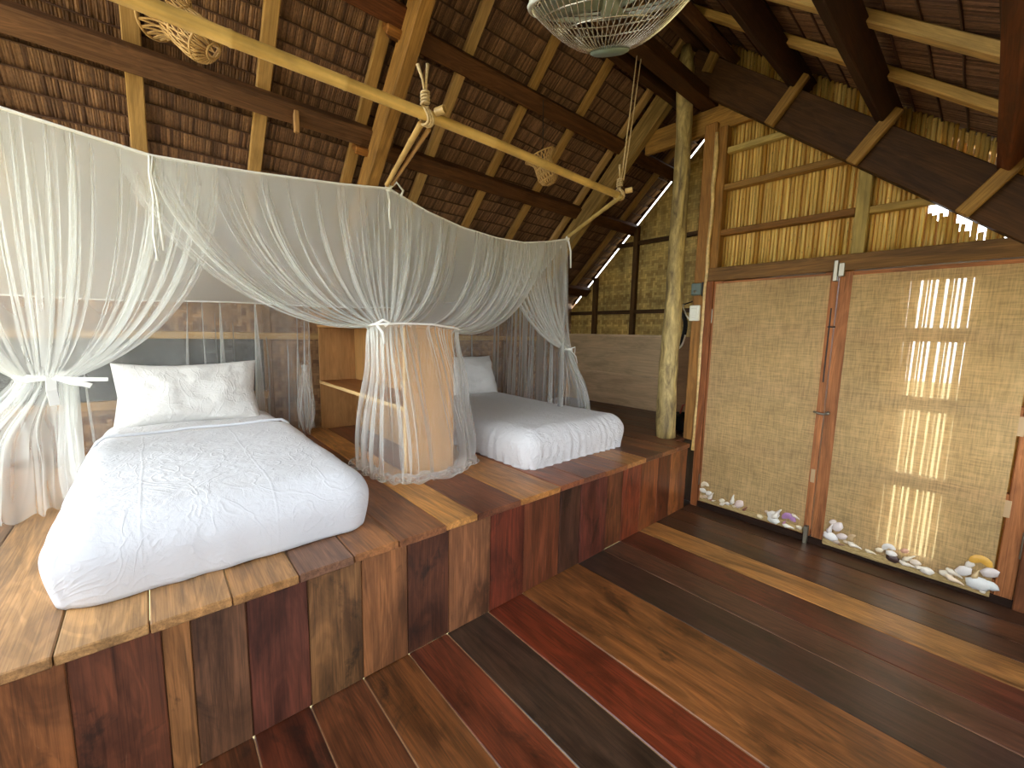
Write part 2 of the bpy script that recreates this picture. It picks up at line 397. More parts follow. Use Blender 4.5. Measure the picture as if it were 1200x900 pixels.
# ---------------------------------------------------------------- ceiling: two thatch slopes, rafters, purlins, trusses
ceiling = empty('ceiling', (1.5, 1.87, 4.1), kind='structure')
Y0 = 1.87
SL, SR = -.97, .79
def zl(y, z0=4.08): return z0 + SL*(y-Y0)
def zr(y, z0=4.05): return z0 + SR*(y-Y0)
def thatch(side, x0, x1, s0, s1, step):
    """courses of leaf: each course is one part; leaves hang down the slope"""
    if side == 'l': d = Vector((0, 1, SL)).normalized(); o = Vector((0, Y0, zl(Y0)))
    else: d = Vector((0, -1, -SR)).normalized(); o = Vector((0, Y0, zr(Y0)))
    nrm = Vector((1, 0, 0)).cross(d); nrm = nrm if nrm.z > 0 else -nrm
    s = s0
    while s < s1:
        mb = MB(); x = x0; ph = R.uniform(0, 9)
        while x < x1:
            w = R.uniform(.008, .017)
            sag = .008*math.sin(x*2.3+ph)+.004*math.sin(x*7+ph)+R.uniform(-.0015, .0015)
            top = o + d*(s+sag) + nrm*.002; bot = o + d*(s+step*1.5+sag+R.uniform(-.01, .01)) + nrm*R.uniform(.026, .034)
            tw = R.uniform(-.003, .003); tt = min(max(R.gauss(.38, .24), 0), 1)
            a = Vector((x, 0, 0)); b = Vector((x+w+.004, 0, 0)); cc = (a+b)/2
            vs = [a+top+nrm*tw, cc+top-nrm*.004, b+top-nrm*tw, a+bot+nrm*tw, cc+bot-nrm*.004, b+bot-nrm*tw]
            mb.add(vs, [(0, 1, 4, 3), (1, 2, 5, 4)], tt); x += w
        # stitched batten that shows as the dark line of the course
        pts = [Vector((xx, 0, 0)) + o + d*(s+.003+.008*math.sin(xx*2.3+ph)+.004*math.sin(xx*7+ph)) + nrm*-.004 for xx in [x0+(x1-x0)*k/40 for k in range(41)]]
        mb.tube(pts, .0055, 5, tint=-.9)
        mb.build('thatch_course', M['leaf'], ceiling)
        s += step*R.uniform(.93, 1.07)
    e = MB(); q = [o+nrm*.09+d*-.05, o+nrm*.09+d*(s1+.35)]
    e.add([Vector((x0, 0, 0))+q[0], Vector((x1, 0, 0))+q[0], Vector((x1, 0, 0))+q[1], Vector((x0, 0, 0))+q[1],
           Vector((x0, 0, 0))+q[0]+nrm*.05, Vector((x1, 0, 0))+q[0]+nrm*.05, Vector((x1, 0, 0))+q[1]+nrm*.05, Vector((x0, 0, 0))+q[1]+nrm*.05],
          [(0, 1, 2, 3), (7, 6, 5, 4), (0, 4, 5, 1), (1, 5, 6, 2), (2, 6, 7, 3), (3, 7, 4, 0)])
    e.build('thatch_light_block', M['dark'], ceiling)  # dark slab added over the leaves to block light
thatch('l', XL-.3, 4.70, .0, 3.25, .112)
thatch('r', XL-.3, 4.86, .0, 3.4, .15)
TIM, PALE, DARKW, REDW = '#8a6034', '#b8935a', '#6a4a30', '#6a3d20'
nl = Vector((0, -SL, 1)).normalized(); nr = Vector((0, -SR, 1)).normalized()
for x in (-1.13, -.55, .03, .61, 1.2, 1.76, 2.36, 2.93, 3.53, 4.38):
    beam('rafter', (x, 1.9, zl(1.9, 4.035)), (x, 4.25, zl(4.25, 4.035)), .075, .04, nl, M['pale'], ceiling, R.choice(['#b08a52', '#a8824a', '#b99560']))
for x in (-.9, -.33, .25, .83, 1.4, 1.95, 2.53, 3.11, 3.76, 4.4):
    beam('rafter', (x, 1.84, zr(1.84, 4.01)), (x, -.75, zr(-.75, 4.01)), .07, .045, nr, M['pale'], ceiling, R.choice(['#c9a45e', '#d0ac68', '#c59e58']))
def purl(y, side, x0, x1, col, w=.12, h=.075):
    if side == 'l': z = zl(y, 3.965); n = nl
    else: z = zr(y, 3.93); n = nr
    beam('purlin', (x0, y, z), (x1, y, z), w, h, n, M['beam'], ceiling, col)
for y in (2.5, 3.02, 3.75):
    purl(y, 'l', XL-.2, 1.42, DARKW if y > 2.6 else REDW); purl(y+.045, 'l', 1.2, 4.8, '#5b3a20')
purl(2.08, 'l', XL-.2, 4.8, REDW)
for y in (1.07, .565, .02, -.5): purl(y, 'r', XL-.2, 4.8 if y > .9 else 3.66, '#3b2416' if y > .3 else '#6a3b20', .065, .12)
purl(1.62, 'r', XL-.2, 4.8, DARKW)
# principal rafters of the two trusses, collars, cleats, longitudinal beam
for x, col in ((1.3, '#a57a40'), (3.6, '#a1834c')):
    beam('principal_rafter', (x, 1.86, zl(1.86, 3.835)), (x, 4.2, zl(4.2, 3.835)), .085, .17, nl, M['beam'], ceiling, col)
beam('principal_rafter', (3.575, 1.9, zr(1.9, 3.715)), (3.575, -.75, zr(-.75, 3.715)), .085, .25, nr, M['beam'], ceiling, '#4a3119')
beam('principal_rafter', (-.62, 1.9, zr(1.9, 3.715)), (-.62, -.75, zr(-.75, 3.715)), .085, .2, nr, M['beam'], ceiling, '#5a3d20')
beam('collar_beam', (3.665, 2.33, 3.29), (3.665, 1.3, 3.29), .05, .19, (0, 0, 1), M['beam'], ceiling, '#a67c3c')
for y, dy in ((2.47, 0), (3.0, 0)):
    beam('cleat', (1.30, y+.075, zl(y+.075, 3.945)), (1.17, y+.075, zl(y+.075, 3.945)), .05, .09, nl, M['beam'], ceiling, '#9a6632')
for y in (1.08, .57, .04):
    c0 = Vector((3.5, y-.04, zr(y-.04, 3.93))); dd = Vector((0, .62, -.78))
    beam('cleat', c0 - nr*-.03, c0 - nr*.30, .05, .07, (0, 1, 0), M['beam'], ceiling, '#a07a3e')
beam('cleat', (3.5, 1.62, 3.80), (3.5, 1.72, 3.60), .05, .07, (0, 1, 0), M['beam'], ceiling, '#8a6a36')
beam('peg', (.78, 2.985, zl(2.985, 3.93)), (.78, 2.985, zl(2.985, 3.80)), .035, .03, (1, 0, 0), M['pale'], ceiling, '#b48a58')
beam('tie_beam', (XL, 1.76, 3.45), (3.86, 1.76, 3.45), .12, .1, (0, 0, 1), M['beam'], ceiling, '#4d3018')
beam('tie_beam', (XL, 2.02, 3.56), (3.7, 2.02, 3.56), .06, .12, (0, 0, 1), M['beam'], ceiling, '#432a17')
beam('ridge_beam', (XL-.2, 1.87, 3.97), (4.8, 1.87, 3.97), .08, .14, (0, 0, 1), M['beam'], ceiling, DARKW)
beam('barge_board', (4.712, 1.9, zl(1.9, 4.165)), (4.712, 4.3, zl(4.3, 4.165)), .02, .16, nl, M['beam'], ceiling, '#3a2414')
# ---------------------------------------------------------------- door wall
wr = empty('wall_right', (3.68, .6, 0), kind='structure')
def canes(mb, x, ys, z0f, z1f, r=.0068, gap=.0, seg=6, zstep=.3):
    y = ys[0]
    while y > ys[1]:
        rr = r*R.uniform(.8, 1.25); z0, z1 = z0f(y), z1f(y)
        if z1 > z0+.02:
            n = max(2, int((z1-z0)/zstep)+1); px = x+R.uniform(-.004, .004); ly = R.uniform(-.0012, .0012)
            pts = [(px+R.uniform(-.002, .002), y+ly*k/(n-1)+R.uniform(-.0012, .0012), lerp(z0, z1, k/(n-1))) for k in range(n)]
            mb.tube(pts, rr, seg, tint=min(max(R.gauss(.6, .25), 0), 1))
        y -= 2*rr*(.97+gap*R.random())
LIT = ((.345, .255), (.215, .14), (.125, .085), (.02, -.07))
def reed_top(y): return zr(y, 3.545)-.04*R.random() if any(a > y > b for a, b in LIT) else zr(y, 4.05)
cw = MB(); canes(cw, 3.725, (1.72, -2.1), lambda y: 2.0, reed_top, r=.0115, gap=.16)
canes(cw, 3.725, (.36, -.09), lambda y: zr(y, 3.66), lambda y: zr(y, 4.06) if any(a > y > b for a, b in LIT) else 0, r=.0115)
cw.build('reed_panel', M['cane'], wr, kind='stuff', smooth=True)
def backing(parent, x, y0, y1, z0, z1f, cuts=()):  # flat sheet added behind the reeds to stop daylight leaking through
    mb = MB(); ys = sorted({y0, y1, *[q for c in cuts for q in c]})
    for a, b in zip(ys, ys[1:]):
        if any(c[0] >= b and c[1] <= a for c in cuts): continue
        mb.add([Vector((x, a, z0)), Vector((x, b, z0)), Vector((x, b, z1f(b))), Vector((x, a, z1f(a)))], [(0, 1, 2, 3)], .6)
    return mb.build('reed_light_stop', M['cane_back'], parent)
backing(wr, 3.745, -2.1, 1.72, 2.0, lambda y: zr(y, 4.05), LIT)
mb = MB()
for a, b in LIT: mb.add([Vector((3.745, a, 2.0)), Vector((3.745, b, 2.0)), Vector((3.745, b, zr(b, 3.49))), Vector((3.745, a, zr(a, 3.49)))], [(0, 1, 2, 3)], .6)
mb.build('reed_light_stop', M['cane_back'], wr)
box('stud', (3.62, 1.565, 1.98), (3.70, 1.655, 3.2), M['beam'], wr, '#9a6e35', 'z')
box('stud', (3.63, .62, 2.08), (3.70, .69, 2.66), M['pale'], wr, '#b29a58', 'z')
box('batten', (3.63, .69, 2.70), (3.70, 1.57, 2.745), M['beam'], wr, '#99733a', 'y')
box('batten', (3.63, .69, 2.34), (3.70, 1.57, 2.385), M['beam'], wr, '#8a5f2c', 'y')
box('batten', (3.64, .16, 2.335), (3.70, .62, 2.38), M['pale'], wr, '#a98a48', 'y')
box('batten', (3.64, 1.0, 2.99), (3.70, 1.57, 3.035), M['pale'], wr, '#c0a762', 'y')
box('lintel', (3.58, -.9, 1.968), (3.73, 1.62, 2.075), M['beam'], wr, '#7c5a30', 'y')
# gatepost with rough edge, jambs
box('post_board', (3.60, 1.645, .585), (3.70, 1.748, 3.25), M['beam'], wr, '#9c6f3a', 'z', .008)
mb = MB(); mb.tube([(3.60+R.uniform(-.004, .004), 1.642+R.uniform(-.006, .006), .5+k*.14) for k in range(20)], [.016+R.uniform(-.004, .004) for k in range(20)], 7)
mb.build('bark_edge', M['bamboo'], wr, '#d9b878', True)
box('recess_shade_board', (3.655, 1.62, 0), (3.70, 1.83, .6), M['beam'], wr, '#2a1a10', 'z')  # added to close a bright gap; recess shade is in its dark colour
box('jamb', (3.585, 1.575, 0), (3.70, 1.632, 1.975), M['beam'], wr, '#8f5630', 'z', .008)
box('jamb', (3.585, -.30, 0), (3.70, -.235, 1.975), M['beam'], wr, '#75482c', 'z', .006)
box('wall_board', (3.64, -.6245, 0), (3.70, -.299, 1.975), M['beam'], wr, '#6d4228', 'z')
box('wall_board', (3.64, -.95, 0), (3.70, -.625, 1.975), M['beam'], wr, '#7c4c2c', 'z')
box('sill', (3.60, -.95, 0), (3.74, 1.60, .05), M['beam'], wr, '#2d1c12', 'y')

SHELLC = ['#efe6d4', '#f4efe4', '#e2d6c0', '#d9cbb6', '#efe2cc', '#e8ddcf']
def shell_mesh(kind):
    if kind == 'fan':
        vs, fs = [Vector((0, 0, .0))], []
        n = 14
        for ring, rr in ((1, .55), (2, 1.)):
            for k in range(n+1):
                a = math.radians(-20+220*k/n); rad = rr*(1+.05*(k % 2)) if ring == 2 else rr
                vs.append(Vector((rad*math.cos(a), rad*math.sin(a)*.95, (.36 if ring == 1 else .05)+.05*(k % 2))))
        for k in range(n):
            fs.append((0, 1+k, 2+k)); fs.append((1+k, n+2+k, n+3+k, 2+k))
        return raw(vs, fs, True)
    if kind == 'cone':
        pts = [(1.1-2.2*k/7, .06*math.sin(k), .2) for k in range(8)]; rs = [.06, .14, .2, .28, .36, .44, .36, .18]
        rs = [r*(1.12 if k % 2 else .95) for k, r in enumerate(rs)]
        return raw(*tube_vf(pts, rs, 9), True)
    vs, fs = [], []
    for i in range(6):
        ph = math.pi/2*i/5
        for k in range(12):
            a = 2*math.pi*k/12; q = 1+.08*math.sin(5*a+1)
            vs.append(Vector((math.cos(ph)*math.cos(a)*q, math.cos(ph)*math.sin(a)*.72*q, .45*math.sin(ph))))
    for i in range(5):
        for k in range(12): fs.append((i*12+k, i*12+(k+1) % 12, (i+1)*12+(k+1) % 12, (i+1)*12+k))
    return raw(vs, fs, True)
SM = {k: shell_mesh(k) for k in ('fan', 'cone', 'dome')}
for mm in SM.values(): mm.materials.append(M['shell'])
def shells(parent, lst):
    for (y, z, s, kind, col, rot) in lst:
        o = bpy.data.objects.new('shell', SM[kind]); C.objects.link(o); o.color = lin(col)
        # local z points to the room (-x), local y up
        rm = Matrix(((0, 0, -1), (-1, 0, 0), (0, 1, 0))).to_4x4() @ Matrix.Rotation(math.radians(rot), 4, 'Z')
        o.parent = parent
        o.matrix_basis = world_of(parent).inverted() @ (Matrix.Translation((3.586, y, z)) @ rm @ Matrix.Scale(s, 4))
def door(n, y0, y1, z0, z1, by0, by1, bz0, bz1, col, slits):
    """y0 > y1; one leaf: stiles, rails, reed infill and a burlap hanging in front"""
    d = empty('door_%d' % n, (3.62, (y0+y1)/2, z0), kind='structure')
    sw = .075
    box('stile', (3.605, y0-sw, z0), (3.66, y0, z1), M['beam'], d, col, 'z')
    box('stile', (3.605, y1, z0), (3.66, y1+sw, z1), M['beam'], d, col, 'z')
    rails = (z0, z0+.52, z0+1.02, z0+1.45, z1-.09)
    for k, z in enumerate(rails): box('rail', (3.61, y1+sw-.002, z), (3.655, y0-sw+.002, z+.085), M['beam'], d, col, 'y')
    mb = MB(); y = y0-sw
    while y > y1+sw:
        r = .009*R.uniform(.8, 1.2)
        lit = any(a > y > b and R.random() < .4 for a, b in slits)
        mb.tube([(3.675+R.uniform(-.002, .002), y+R.uniform(-.003, .003), z0+.03), (3.675, y, (z0+z1)/2), (3.675, y+R.uniform(-.003, .003), z1-.02)], r*(.72 if lit else 1), 6, tint=min(max(R.gauss(.5, .25), 0), 1))
        y -= 2*r*(1.35 if lit else .93)
    mb.build('reed_infill', M['cane'], d, kind='stuff', smooth=True)
    backing(d, 3.69, y1+.02, y0-.02, z0+.02, lambda y: z1-.01, slits)
    # burlap cloth, slightly wavy, hemmed at the foot
    vs, fs = [], []; ny, nz = 24, 40
    for j in range(nz+1):
        for i in range(ny+1):
            u, v = i/ny, j/nz; y = lerp(by0, by1, u); z = lerp(bz0, bz1, v)
            wv = .003*math.sin(9*u+1.3*n)+.003*noise.noise(Vector((u*3, v*5, n*7)))
            z += .004*math.sin(7*u+n)*(1 if v < .02 else 0)
            vs.append(Vector((3.598+wv, y, z)))
    for j in range(nz):
        for i in range(ny): fs.append((j*(ny+1)+i, j*(ny+1)+i+1, (j+1)*(ny+1)+i+1, (j+1)*(ny+1)+i))
    link('burlap', raw(vs, fs, True), M['burlap'], d, world=Matrix())
    box('bottom_hem', (3.588, by1, bz0), (3.604, by0, bz0+.05), M['hem'], d, None, 'y', .006)
    return d
def hemM():
    mt, nt, b = newmat('hemmed burlap'); n = noise_(nt, objcoord(nt, (40, 300, 300), False), 1., 3)
    nt.links.new(ramp(nt, n, [(.35, lin('#9b8250')), (.65, lin('#c9b07a'))]), b.inputs['Base Color']); b.inputs['Roughness'].default_value = .9; return mt
M['hem'] = hemM()
d1 = door(1, 1.573, .735, .05, 1.9675, 1.555, .775, .062, 1.945, '#a66c42', ())
d2 = door(2, .727, -.234, .05, 1.9675, .655, -.147, .03, 1.935, '#a66c42', ((.40, .10),))
shells(d1, [(1.51, .215, .035, 'fan', '#f0e3c4', 20), (1.525, .165, .03, 'dome', '#efe9da', 0), (1.475, .155, .028, 'dome', '#f4efe4', 30), (1.45, .14, .036, 'cone', '#f1eadc', 60), (1.50, .115, .022, 'dome', '#e9cfae', 10), (1.53, .105, .02, 'dome', '#e8c9a0', 0), (1.455, .105, .018, 'dome', '#c58f70', 0), (1.425, .105, .017, 'cone', '#efe6d4', 20),
            (1.36, .125, .025, 'dome', '#f4ecd2', 20), (1.345, .105, .03, 'cone', '#efe6d4', 30), (1.315, .115, .02, 'dome', '#f7f2ea', 0), (1.275, .165, .04, 'cone', '#f0ead9', 80), (1.225, .14, .042, 'dome', '#e4d0c4', 50), (1.25, .112, .022, 'cone', '#eadbbf', 10), (1.175, .118, .024, 'cone', '#8a5a40', 50),
            (1.065, .09, .024, 'dome', '#efe0b8', 0), (1.02, .145, .016, 'dome', '#e6d3b8', 0), (.95, .155, .048, 'cone', '#f4efe0', 55), (.975, .135, .045, 'dome', '#f5f3ea', 15), (.97, .098, .044, 'dome', '#eef0e8', -5), (.87, .145, .046, 'fan', '#b487b8', 0), (.825, .175, .028, 'cone', '#e8dcc6', -30), (.895, .105, .02, 'cone', '#c98ea6', 60), (.865, .085, .036, 'cone', '#f4efdf', -5), (.80, .10, .022, 'dome', '#efe2c4', 0)])
shells(d2, [(.605, .215, .024, 'dome', '#e4d8cc', 40), (.575, .19, .04, 'dome', '#e7dcd6', 60), (.615, .165, .035, 'cone', '#efe9e2', 70), (.61, .105, .045, 'dome', '#f2f1ec', -10), (.545, .13, .032, 'dome', '#e8dad2', 20), (.575, .08, .022, 'dome', '#cdbba8', 0), (.51, .105, .022, 'cone', '#efdfc2', 10), (.485, .14, .03, 'fan', '#cdb184', 80), (.47, .095, .036, 'cone', '#f3ead8', -15), (.54, .072, .02, 'cone', '#9b7a60', 0),
            (.385, .085, .028, 'cone', '#efe1c0', -10), (.345, .115, .022, 'dome', '#f0e2c2', 20), (.30, .145, .034, 'fan', '#efeadf', 20), (.285, .115, .03, 'dome', '#f4f0e6', 0), (.275, .085, .036, 'dome', '#4a3630', -10), (.225, .16, .022, 'dome', '#d9a88c', 30), (.20, .125, .034, 'cone', '#f2e6c8', 40), (.17, .105, .028, 'dome', '#efe0cb', 0), (.205, .08, .036, 'cone', '#f1e8d4', -10), (.145, .085, .026, 'cone', '#f4ecd8', 20), (.115, .075, .034, 'dome', '#f5efe0', 0),
            (.035, .095, .03, 'dome', '#f2e8d2', 0), (.0, .115, .036, 'cone', '#efe6d2', -25), (-.005, .075, .04, 'cone', '#f2ddc0', -20), (-.035, .145, .04, 'dome', '#ece9e4', 40), (-.055, .195, .025, 'dome', '#f0eadc', 60), (-.085, .15, .03, 'cone', '#e4c996', 70), (-.095, .225, .046, 'fan', '#eab64f', 0), (-.135, .18, .04, 'dome', '#e6ddd8', 30), (-.10, .095, .056, 'dome', '#eef1ee', 10), (-.145, .105, .036, 'dome', '#e9efec', -20), (-.12, .055, .014, 'dome', '#f4efe0', 0)])
# hardware: bolts, hooks, hinges
def hw(name, lo, hi, parent, mat='metal', bev=.003): return box(name, lo, hi, M[mat], parent, None, 'z', bev)
hw('top_bolt', (3.565, .735, 1.90), (3.606, .760, 2.04), d1); hw('bolt_plate', (3.572, .70, 1.93), (3.604, .733, 2.02), d2)
hw('foot_bolt', (3.565, .742, .0), (3.606, .768, .13), d1, 'metal'); 
mb = MB(); mb.tube([(3.575, .785, .985), (3.565, .755, .98), (3.57, .725, .975), (3.575, .70, .985)], .008, 7); mb.tube([(3.60, .705, .985), (3.56, .705, .985)], .012, 8); mb.build('latch_hook', M['metal'], d2, smooth=True)
hw('hinge', (3.598, 1.568, 1.62), (3.605, 1.578, 1.74), d1); hw('hinge', (3.598, 1.568, .2), (3.605, 1.578, .3), d1)
hw('hinge_plate', (3.600, .742, .46), (3.6045, .768, .56), d1, 'brass'); hw('hinge_plate', (3.600, -.172, .99), (3.6045, -.145, 1.10), d2, 'brass'); hw('hinge_plate', (3.600, -.172, .52), (3.6045, -.145, .62), d2, 'brass'); hw('hinge', (3.598, -.24, .3), (3.605, -.228, .46), d2)
mb = MB(); mb.tube([(3.60, .755, 1.72), (3.60, .755, 1.2)], .004, 6); mb.tube([(3.605, .765, 1.59), (3.595, .72, 1.59)], .005, 6); mb.build('hanging_chain', M['black'], d1)

wfr = empty('light_block_front', (1.2, -.95, 0), kind='structure')  # unseen half wall, added to cut low light on the floor
for k in range(17): box('wall_board', (XL+.3*k+.002, -.97, 0), (XL+.3*k+.298, -.945, .8), M['beam'], wfr, R.choice(['#7c4c2c', '#6d4228', '#8a5a34']), 'z')
box('rail', (XL, -.99, .8), (3.7, -.92, .84), M['beam'], wfr, '#6d4228', 'x')

wlf = empty('light_block_left', (XL, .3, 0), kind='structure')  # unseen half wall, added to dim light on bed and floor
for k in range(9): box('wall_board', (XL-.025, -.94+.3*k+.002, -.03), (XL, -.94+.3*k+.298, 1.35), M['beam'], wlf, R.choice(['#7c4c2c', '#6d4228', '#8a5a34']), 'z')
box('rail', (XL-.05, -.94, 1.35), (XL+.02, 1.76, 1.39), M['beam'], wlf, '#6d4228', 'y')

# ---------------------------------------------------------------- alcove gable wall, back wall
wf = empty('wall_far', (4.66, 2.9, ZP), kind='structure')
mb = MB(); mb.add([Vector(v) for v in ((-1.2, 0, 1.0-1.5), (1.35, 0, 1.0-1.5), (1.35, 0, zl(4.08, 4.005)-1.5), (-.93, 0, zl(1.8, 4.005)-1.5), (-1.2, 0, zr(1.53, 3.9)-1.5))], [(0, 1, 2, 3, 4)])
o = link('woven_mat', mb.mesh(), M['weave'], wf, world=Matrix.Translation((4.69, 2.73, 1.5)) @ Matrix.Rotation(math.pi/2, 4, 'Z'))
for y, z1 in ((3.62, 2.27), (3.02, 2.85), (2.44, 3.42), (1.95, 3.8)): box('stud', (4.62, y-.03, 1.5), (4.68, y+.03, z1), M['beam'], wf, '#5a4022', 'z')
for z in (1.78, 2.62): box('batten', (4.63, 1.75, z), (4.68, 4.05 if z < 2 else 3.3, z+.045), M['beam'], wf, '#4f3820', 'y')
box('plywood_panel', (4.63, 2.56, 1.005), (4.66, YB, 1.49), M['ply'], wf, '#d2b78f', 'y', .002)
box('plywood_panel', (4.635, 2.56, .585), (4.66, YB, .985), M['ply'], wf, '#cdb08a', 'y', .002)
box('ledge', (4.58, 2.56, 1.49), (4.68, YB, 1.515), M['ply'], wf, '#e0c8a0', 'y')
box('ledge', (4.60, 2.56, .985), (4.66, YB, 1.01), M['ply'], wf, '#dcc29a', 'y')
box('end_post', (4.61, 2.50, .585), (4.67, 2.56, 1.5), M['beam'], wf, '#6a4a2c', 'z')
box('plywood_panel', (4.66, 1.75, .585), (4.68, 2.5, 1.5), M['ply'], wf, '#8b6a48', 'y', .002)
wsd = empty('wall_side', (4.2, 1.76, ZP), kind='structure')
mb = MB(); x = 3.72
while x < 4.7:
    r = .007*R.uniform(.8, 1.2); mb.tube([(x, 1.745, .5), (x, 1.745, 3.85)], r, 6, tint=R.uniform(.1, .8)); x += 2*r*.96
mb.build('reed_panel', M['cane'], wsd, kind='stuff', smooth=True)
wb = empty('wall_back', (1.6, YB, ZP), kind='structure')
def mat_panel(x0, x1, z0, z1):
    mb = MB(); mb.boxc(((x0-x1)/2, -.008, (z0-z1)/2), ((x1-x0)/2, .008, (z1-z0)/2))
    link('woven_mat', mb.mesh(), M['weave_b'], wb, world=Matrix.Translation(((x0+x1)/2, YB+.02, (z0+z1)/2)))
mat_panel(XL, .76, 1.46, 2.1); mat_panel(.76, 4.78, .40, 2.1); mat_panel(XL, .76, .40, .92)
box('screen', (XL, YB+.05, .9), (.78, YB+.07, 1.45), M['screen'], wb, None, 'x', 0)
box('rail', (XL, YB-.03, 1.41), (XW, YB+.01, 1.465), M['pale'], wb, '#b5925f', 'x')
box('rail', (XL, YB-.03, .905), (.76, YB+.01, .97), M['pale'], wb, '#a07d50', 'x')
for x in (.76, 2.2, 3.4): box('stud', (x-.03, YB-.02, .585), (x+.03, YB+.01, 2.0), M['beam'], wb, '#7b5c3a', 'z')

# ---------------------------------------------------------------- sleeping platform
plat = empty('sleeping_platform', (1.2, 2.8, 0), 'raised plank sleeping platform with mismatched riser boards carrying both beds', 'platform')
tx = [-1.35, -1.08, -.8, -.52, -.26, -.056, .158, .369, .576, .775, 1.016, 1.203, 1.50, 1.823, 2.05, 2.27, 2.526, 2.78, 3.02, 3.25, 3.47]
tc = ['#94704c', '#a07850', '#9a7450', '#a67e52', '#b08858', '#a98052', '#a4794a', '#7d5a44', '#9a6840', '#8a5a3a', '#c58d4e', '#7a4a32', '#b07840', '#8a5236', '#7c4c36', '#8e5834', '#a87442', '#6e4632', '#8a5836', '#7a4c30']
for i in range(len(tx)-1):
    dz = R.uniform(-.002, .002)
    box('top_plank', (tx[i]+.0015, YF-.018+R.uniform(-.004, .004), ZP-.035+dz), (tx[i+1]-.0015, YB, ZP+dz), M['top'], plat, tc[i], 'y', .004)
ax = [3.47, 3.7, 3.95, 4.2, 4.45, 4.66]
for i in range(5): box('top_plank', (ax[i]+.0015, 1.752 if i == 0 else 1.76, ZP-.035), (ax[i+1]-.0015, YB, ZP), M['top'], plat, ['#6e4630', '#5e3c28', '#6a442c', '#56362a', '#5e3c2a'][i], 'y', .004)
rx = [-1.35, -1.1, -.85, -.6, -.43, -.24, -.031, .041, .197, .4, .609, .818, 1.039, 1.297, 1.543, 1.843, 2.038, 2.32, 2.51, 2.74, 2.99, 3.19, 3.34, 3.47]
rc = ['#8a5430', '#7a4428', '#96603a', '#7a4a2c', '#8e5a34', '#653a26', '#96683f', '#6b4a34', '#65382a', '#7e5a38', '#8e5e3a', '#54301f', '#85583a', '#6e3220', '#6a3a24', '#4c3024', '#5e3026', '#6e4028', '#7a3a24', '#8a4c2a', '#6b3820', '#94582e', '#7d4a2a']
for i in range(len(rx)-1):
    dy = R.uniform(-.003, .003)
    box('riser_board', (rx[i]+.0012, YF+dy, .002), (rx[i+1]-.0012, YF+.024+dy, ZP-.036), M['floor'], plat, rc[i], 'z', .003)
box('end_board', (3.448, YF+.03, .0), (3.472, 1.76, ZP-.036), M['floor'], plat, '#4a2c1c', 'z')
box('joint_filler', (XL, YF+.007, .0), (3.45, YF+.02, ZP-.04), M['ply'], plat, '#4a3424', 'x', 0)
box('nail_batten', (XL, YF+.03, .50), (3.44, YF+.08, ZP-.04), M['beam'], plat, '#5a3a22', 'x')

# ---------------------------------------------------------------- beds
def rbox(lo, hi, r, n, fn=None, ztop=None):
    """rounded box grid; fn(p, q) -> displaced point (q = outward direction)"""
    lo, hi = Vector(lo), Vector(hi); c = (lo+hi)/2; h = (hi-lo)/2
    bm = bmesh.new(); bmesh.ops.create_cube(bm, size=2)
    nx, ny, nz = n
    vs, fs = [], []
    idx = {}
    def put(p):
        k = (round(p[0], 5), round(p[1], 5), round(p[2], 5))
        if k not in idx: idx[k] = len(vs); vs.append(Vector(p))
        return idx[k]
    def face(o, u, v, a, b):
        for i in range(a):
            for j in range(b):
                q = [o+u*(2*i/a)+v*(2*j/b), o+u*(2*(i+1)/a)+v*(2*j/b), o+u*(2*(i+1)/a)+v*(2*(j+1)/b), o+u*(2*i/a)+v*(2*(j+1)/b)]
                fs.append(tuple(put(p) for p in q))
    V = Vector
    face(V((-1, -1, 1)), V((1, 0, 0)), V((0, 1, 0)), nx, ny); face(V((-1, 1, -1)), V((1, 0, 0)), V((0, -1, 0)), nx, ny)
    face(V((-1, -1, -1)), V((1, 0, 0)), V((0, 0, 1)), nx, nz); face(V((1, 1, -1)), V((-1, 0, 0)), V((0, 0, 1)), nx, nz)
    face(V((-1, 1, -1)), V((0, -1, 0)), V((0, 0, 1)), ny, nz); face(V((1, -1, -1)), V((0, 1, 0)), V((0, 0, 1)), ny, nz)
    bm.free()
    out = []
    for p in vs:
        q = Vector((p.x*h.x, p.y*h.y, p.z*h.z))
        inn = Vector((max(-h.x+r, min(h.x-r, q.x)), max(-h.y+r, min(h.y-r, q.y)), min(h.z-r, q.z)))
        d = q-inn
        if d.length > 1e-6: dn = d.normalized(); q = inn+dn*r
        else: dn = V((0, 0, 1 if p.z > 0 else -1))
        w = c+q
        out.append(fn(w, dn) if fn else w)
    return out, fs
def fbm(p, o=3):
    s, a = 0, 1
    for i in range(o): s += a*noise.noise(p); p = p*2.1; a *= .5
    return s
def mattress_fn(lo, hi, amp, seed, pleat):
    def fn(p, d):
        hz = (p.z-lo[2])/(hi[2]-lo[2])
        per = p.x*1.0 if abs(d.y) > abs(d.x) else p.y
        w = .012*fbm(Vector((p.x*2.2+seed, p.y*2.2, p.z*2)), 3)*amp
        side = 1-abs(d.z)
        pl = math.sin(per*74+5*noise.noise(Vector((per*3, seed, 0)))+2*hz)*(.35+noise.noise(Vector((per*4+seed, 3.1, hz))))
        w += side*pleat*.024*pl*(1-.5*hz)
        w += side*(.018*math.sin(math.pi*min(max(hz, 0), 1)))
        q = p+d*w
        q.z = max(q.z, lo[2])
        return q
    return fn
def bed(lab, lo, hi, r, seed, pleat, n):
    base = ((lo[0]+hi[0])/2, (lo[1]+hi[1])/2, lo[2])
    t = empty('mattress', base, lab, 'mattress', 'mattresses on the platform')
    vs, fs = rbox(lo, hi, r, n, mattress_fn(lo, hi, 1, seed, pleat))
    link('fitted_sheet', raw([v-Vector(base) for v in vs], fs, True), M['sheet'], t)
    return t, base
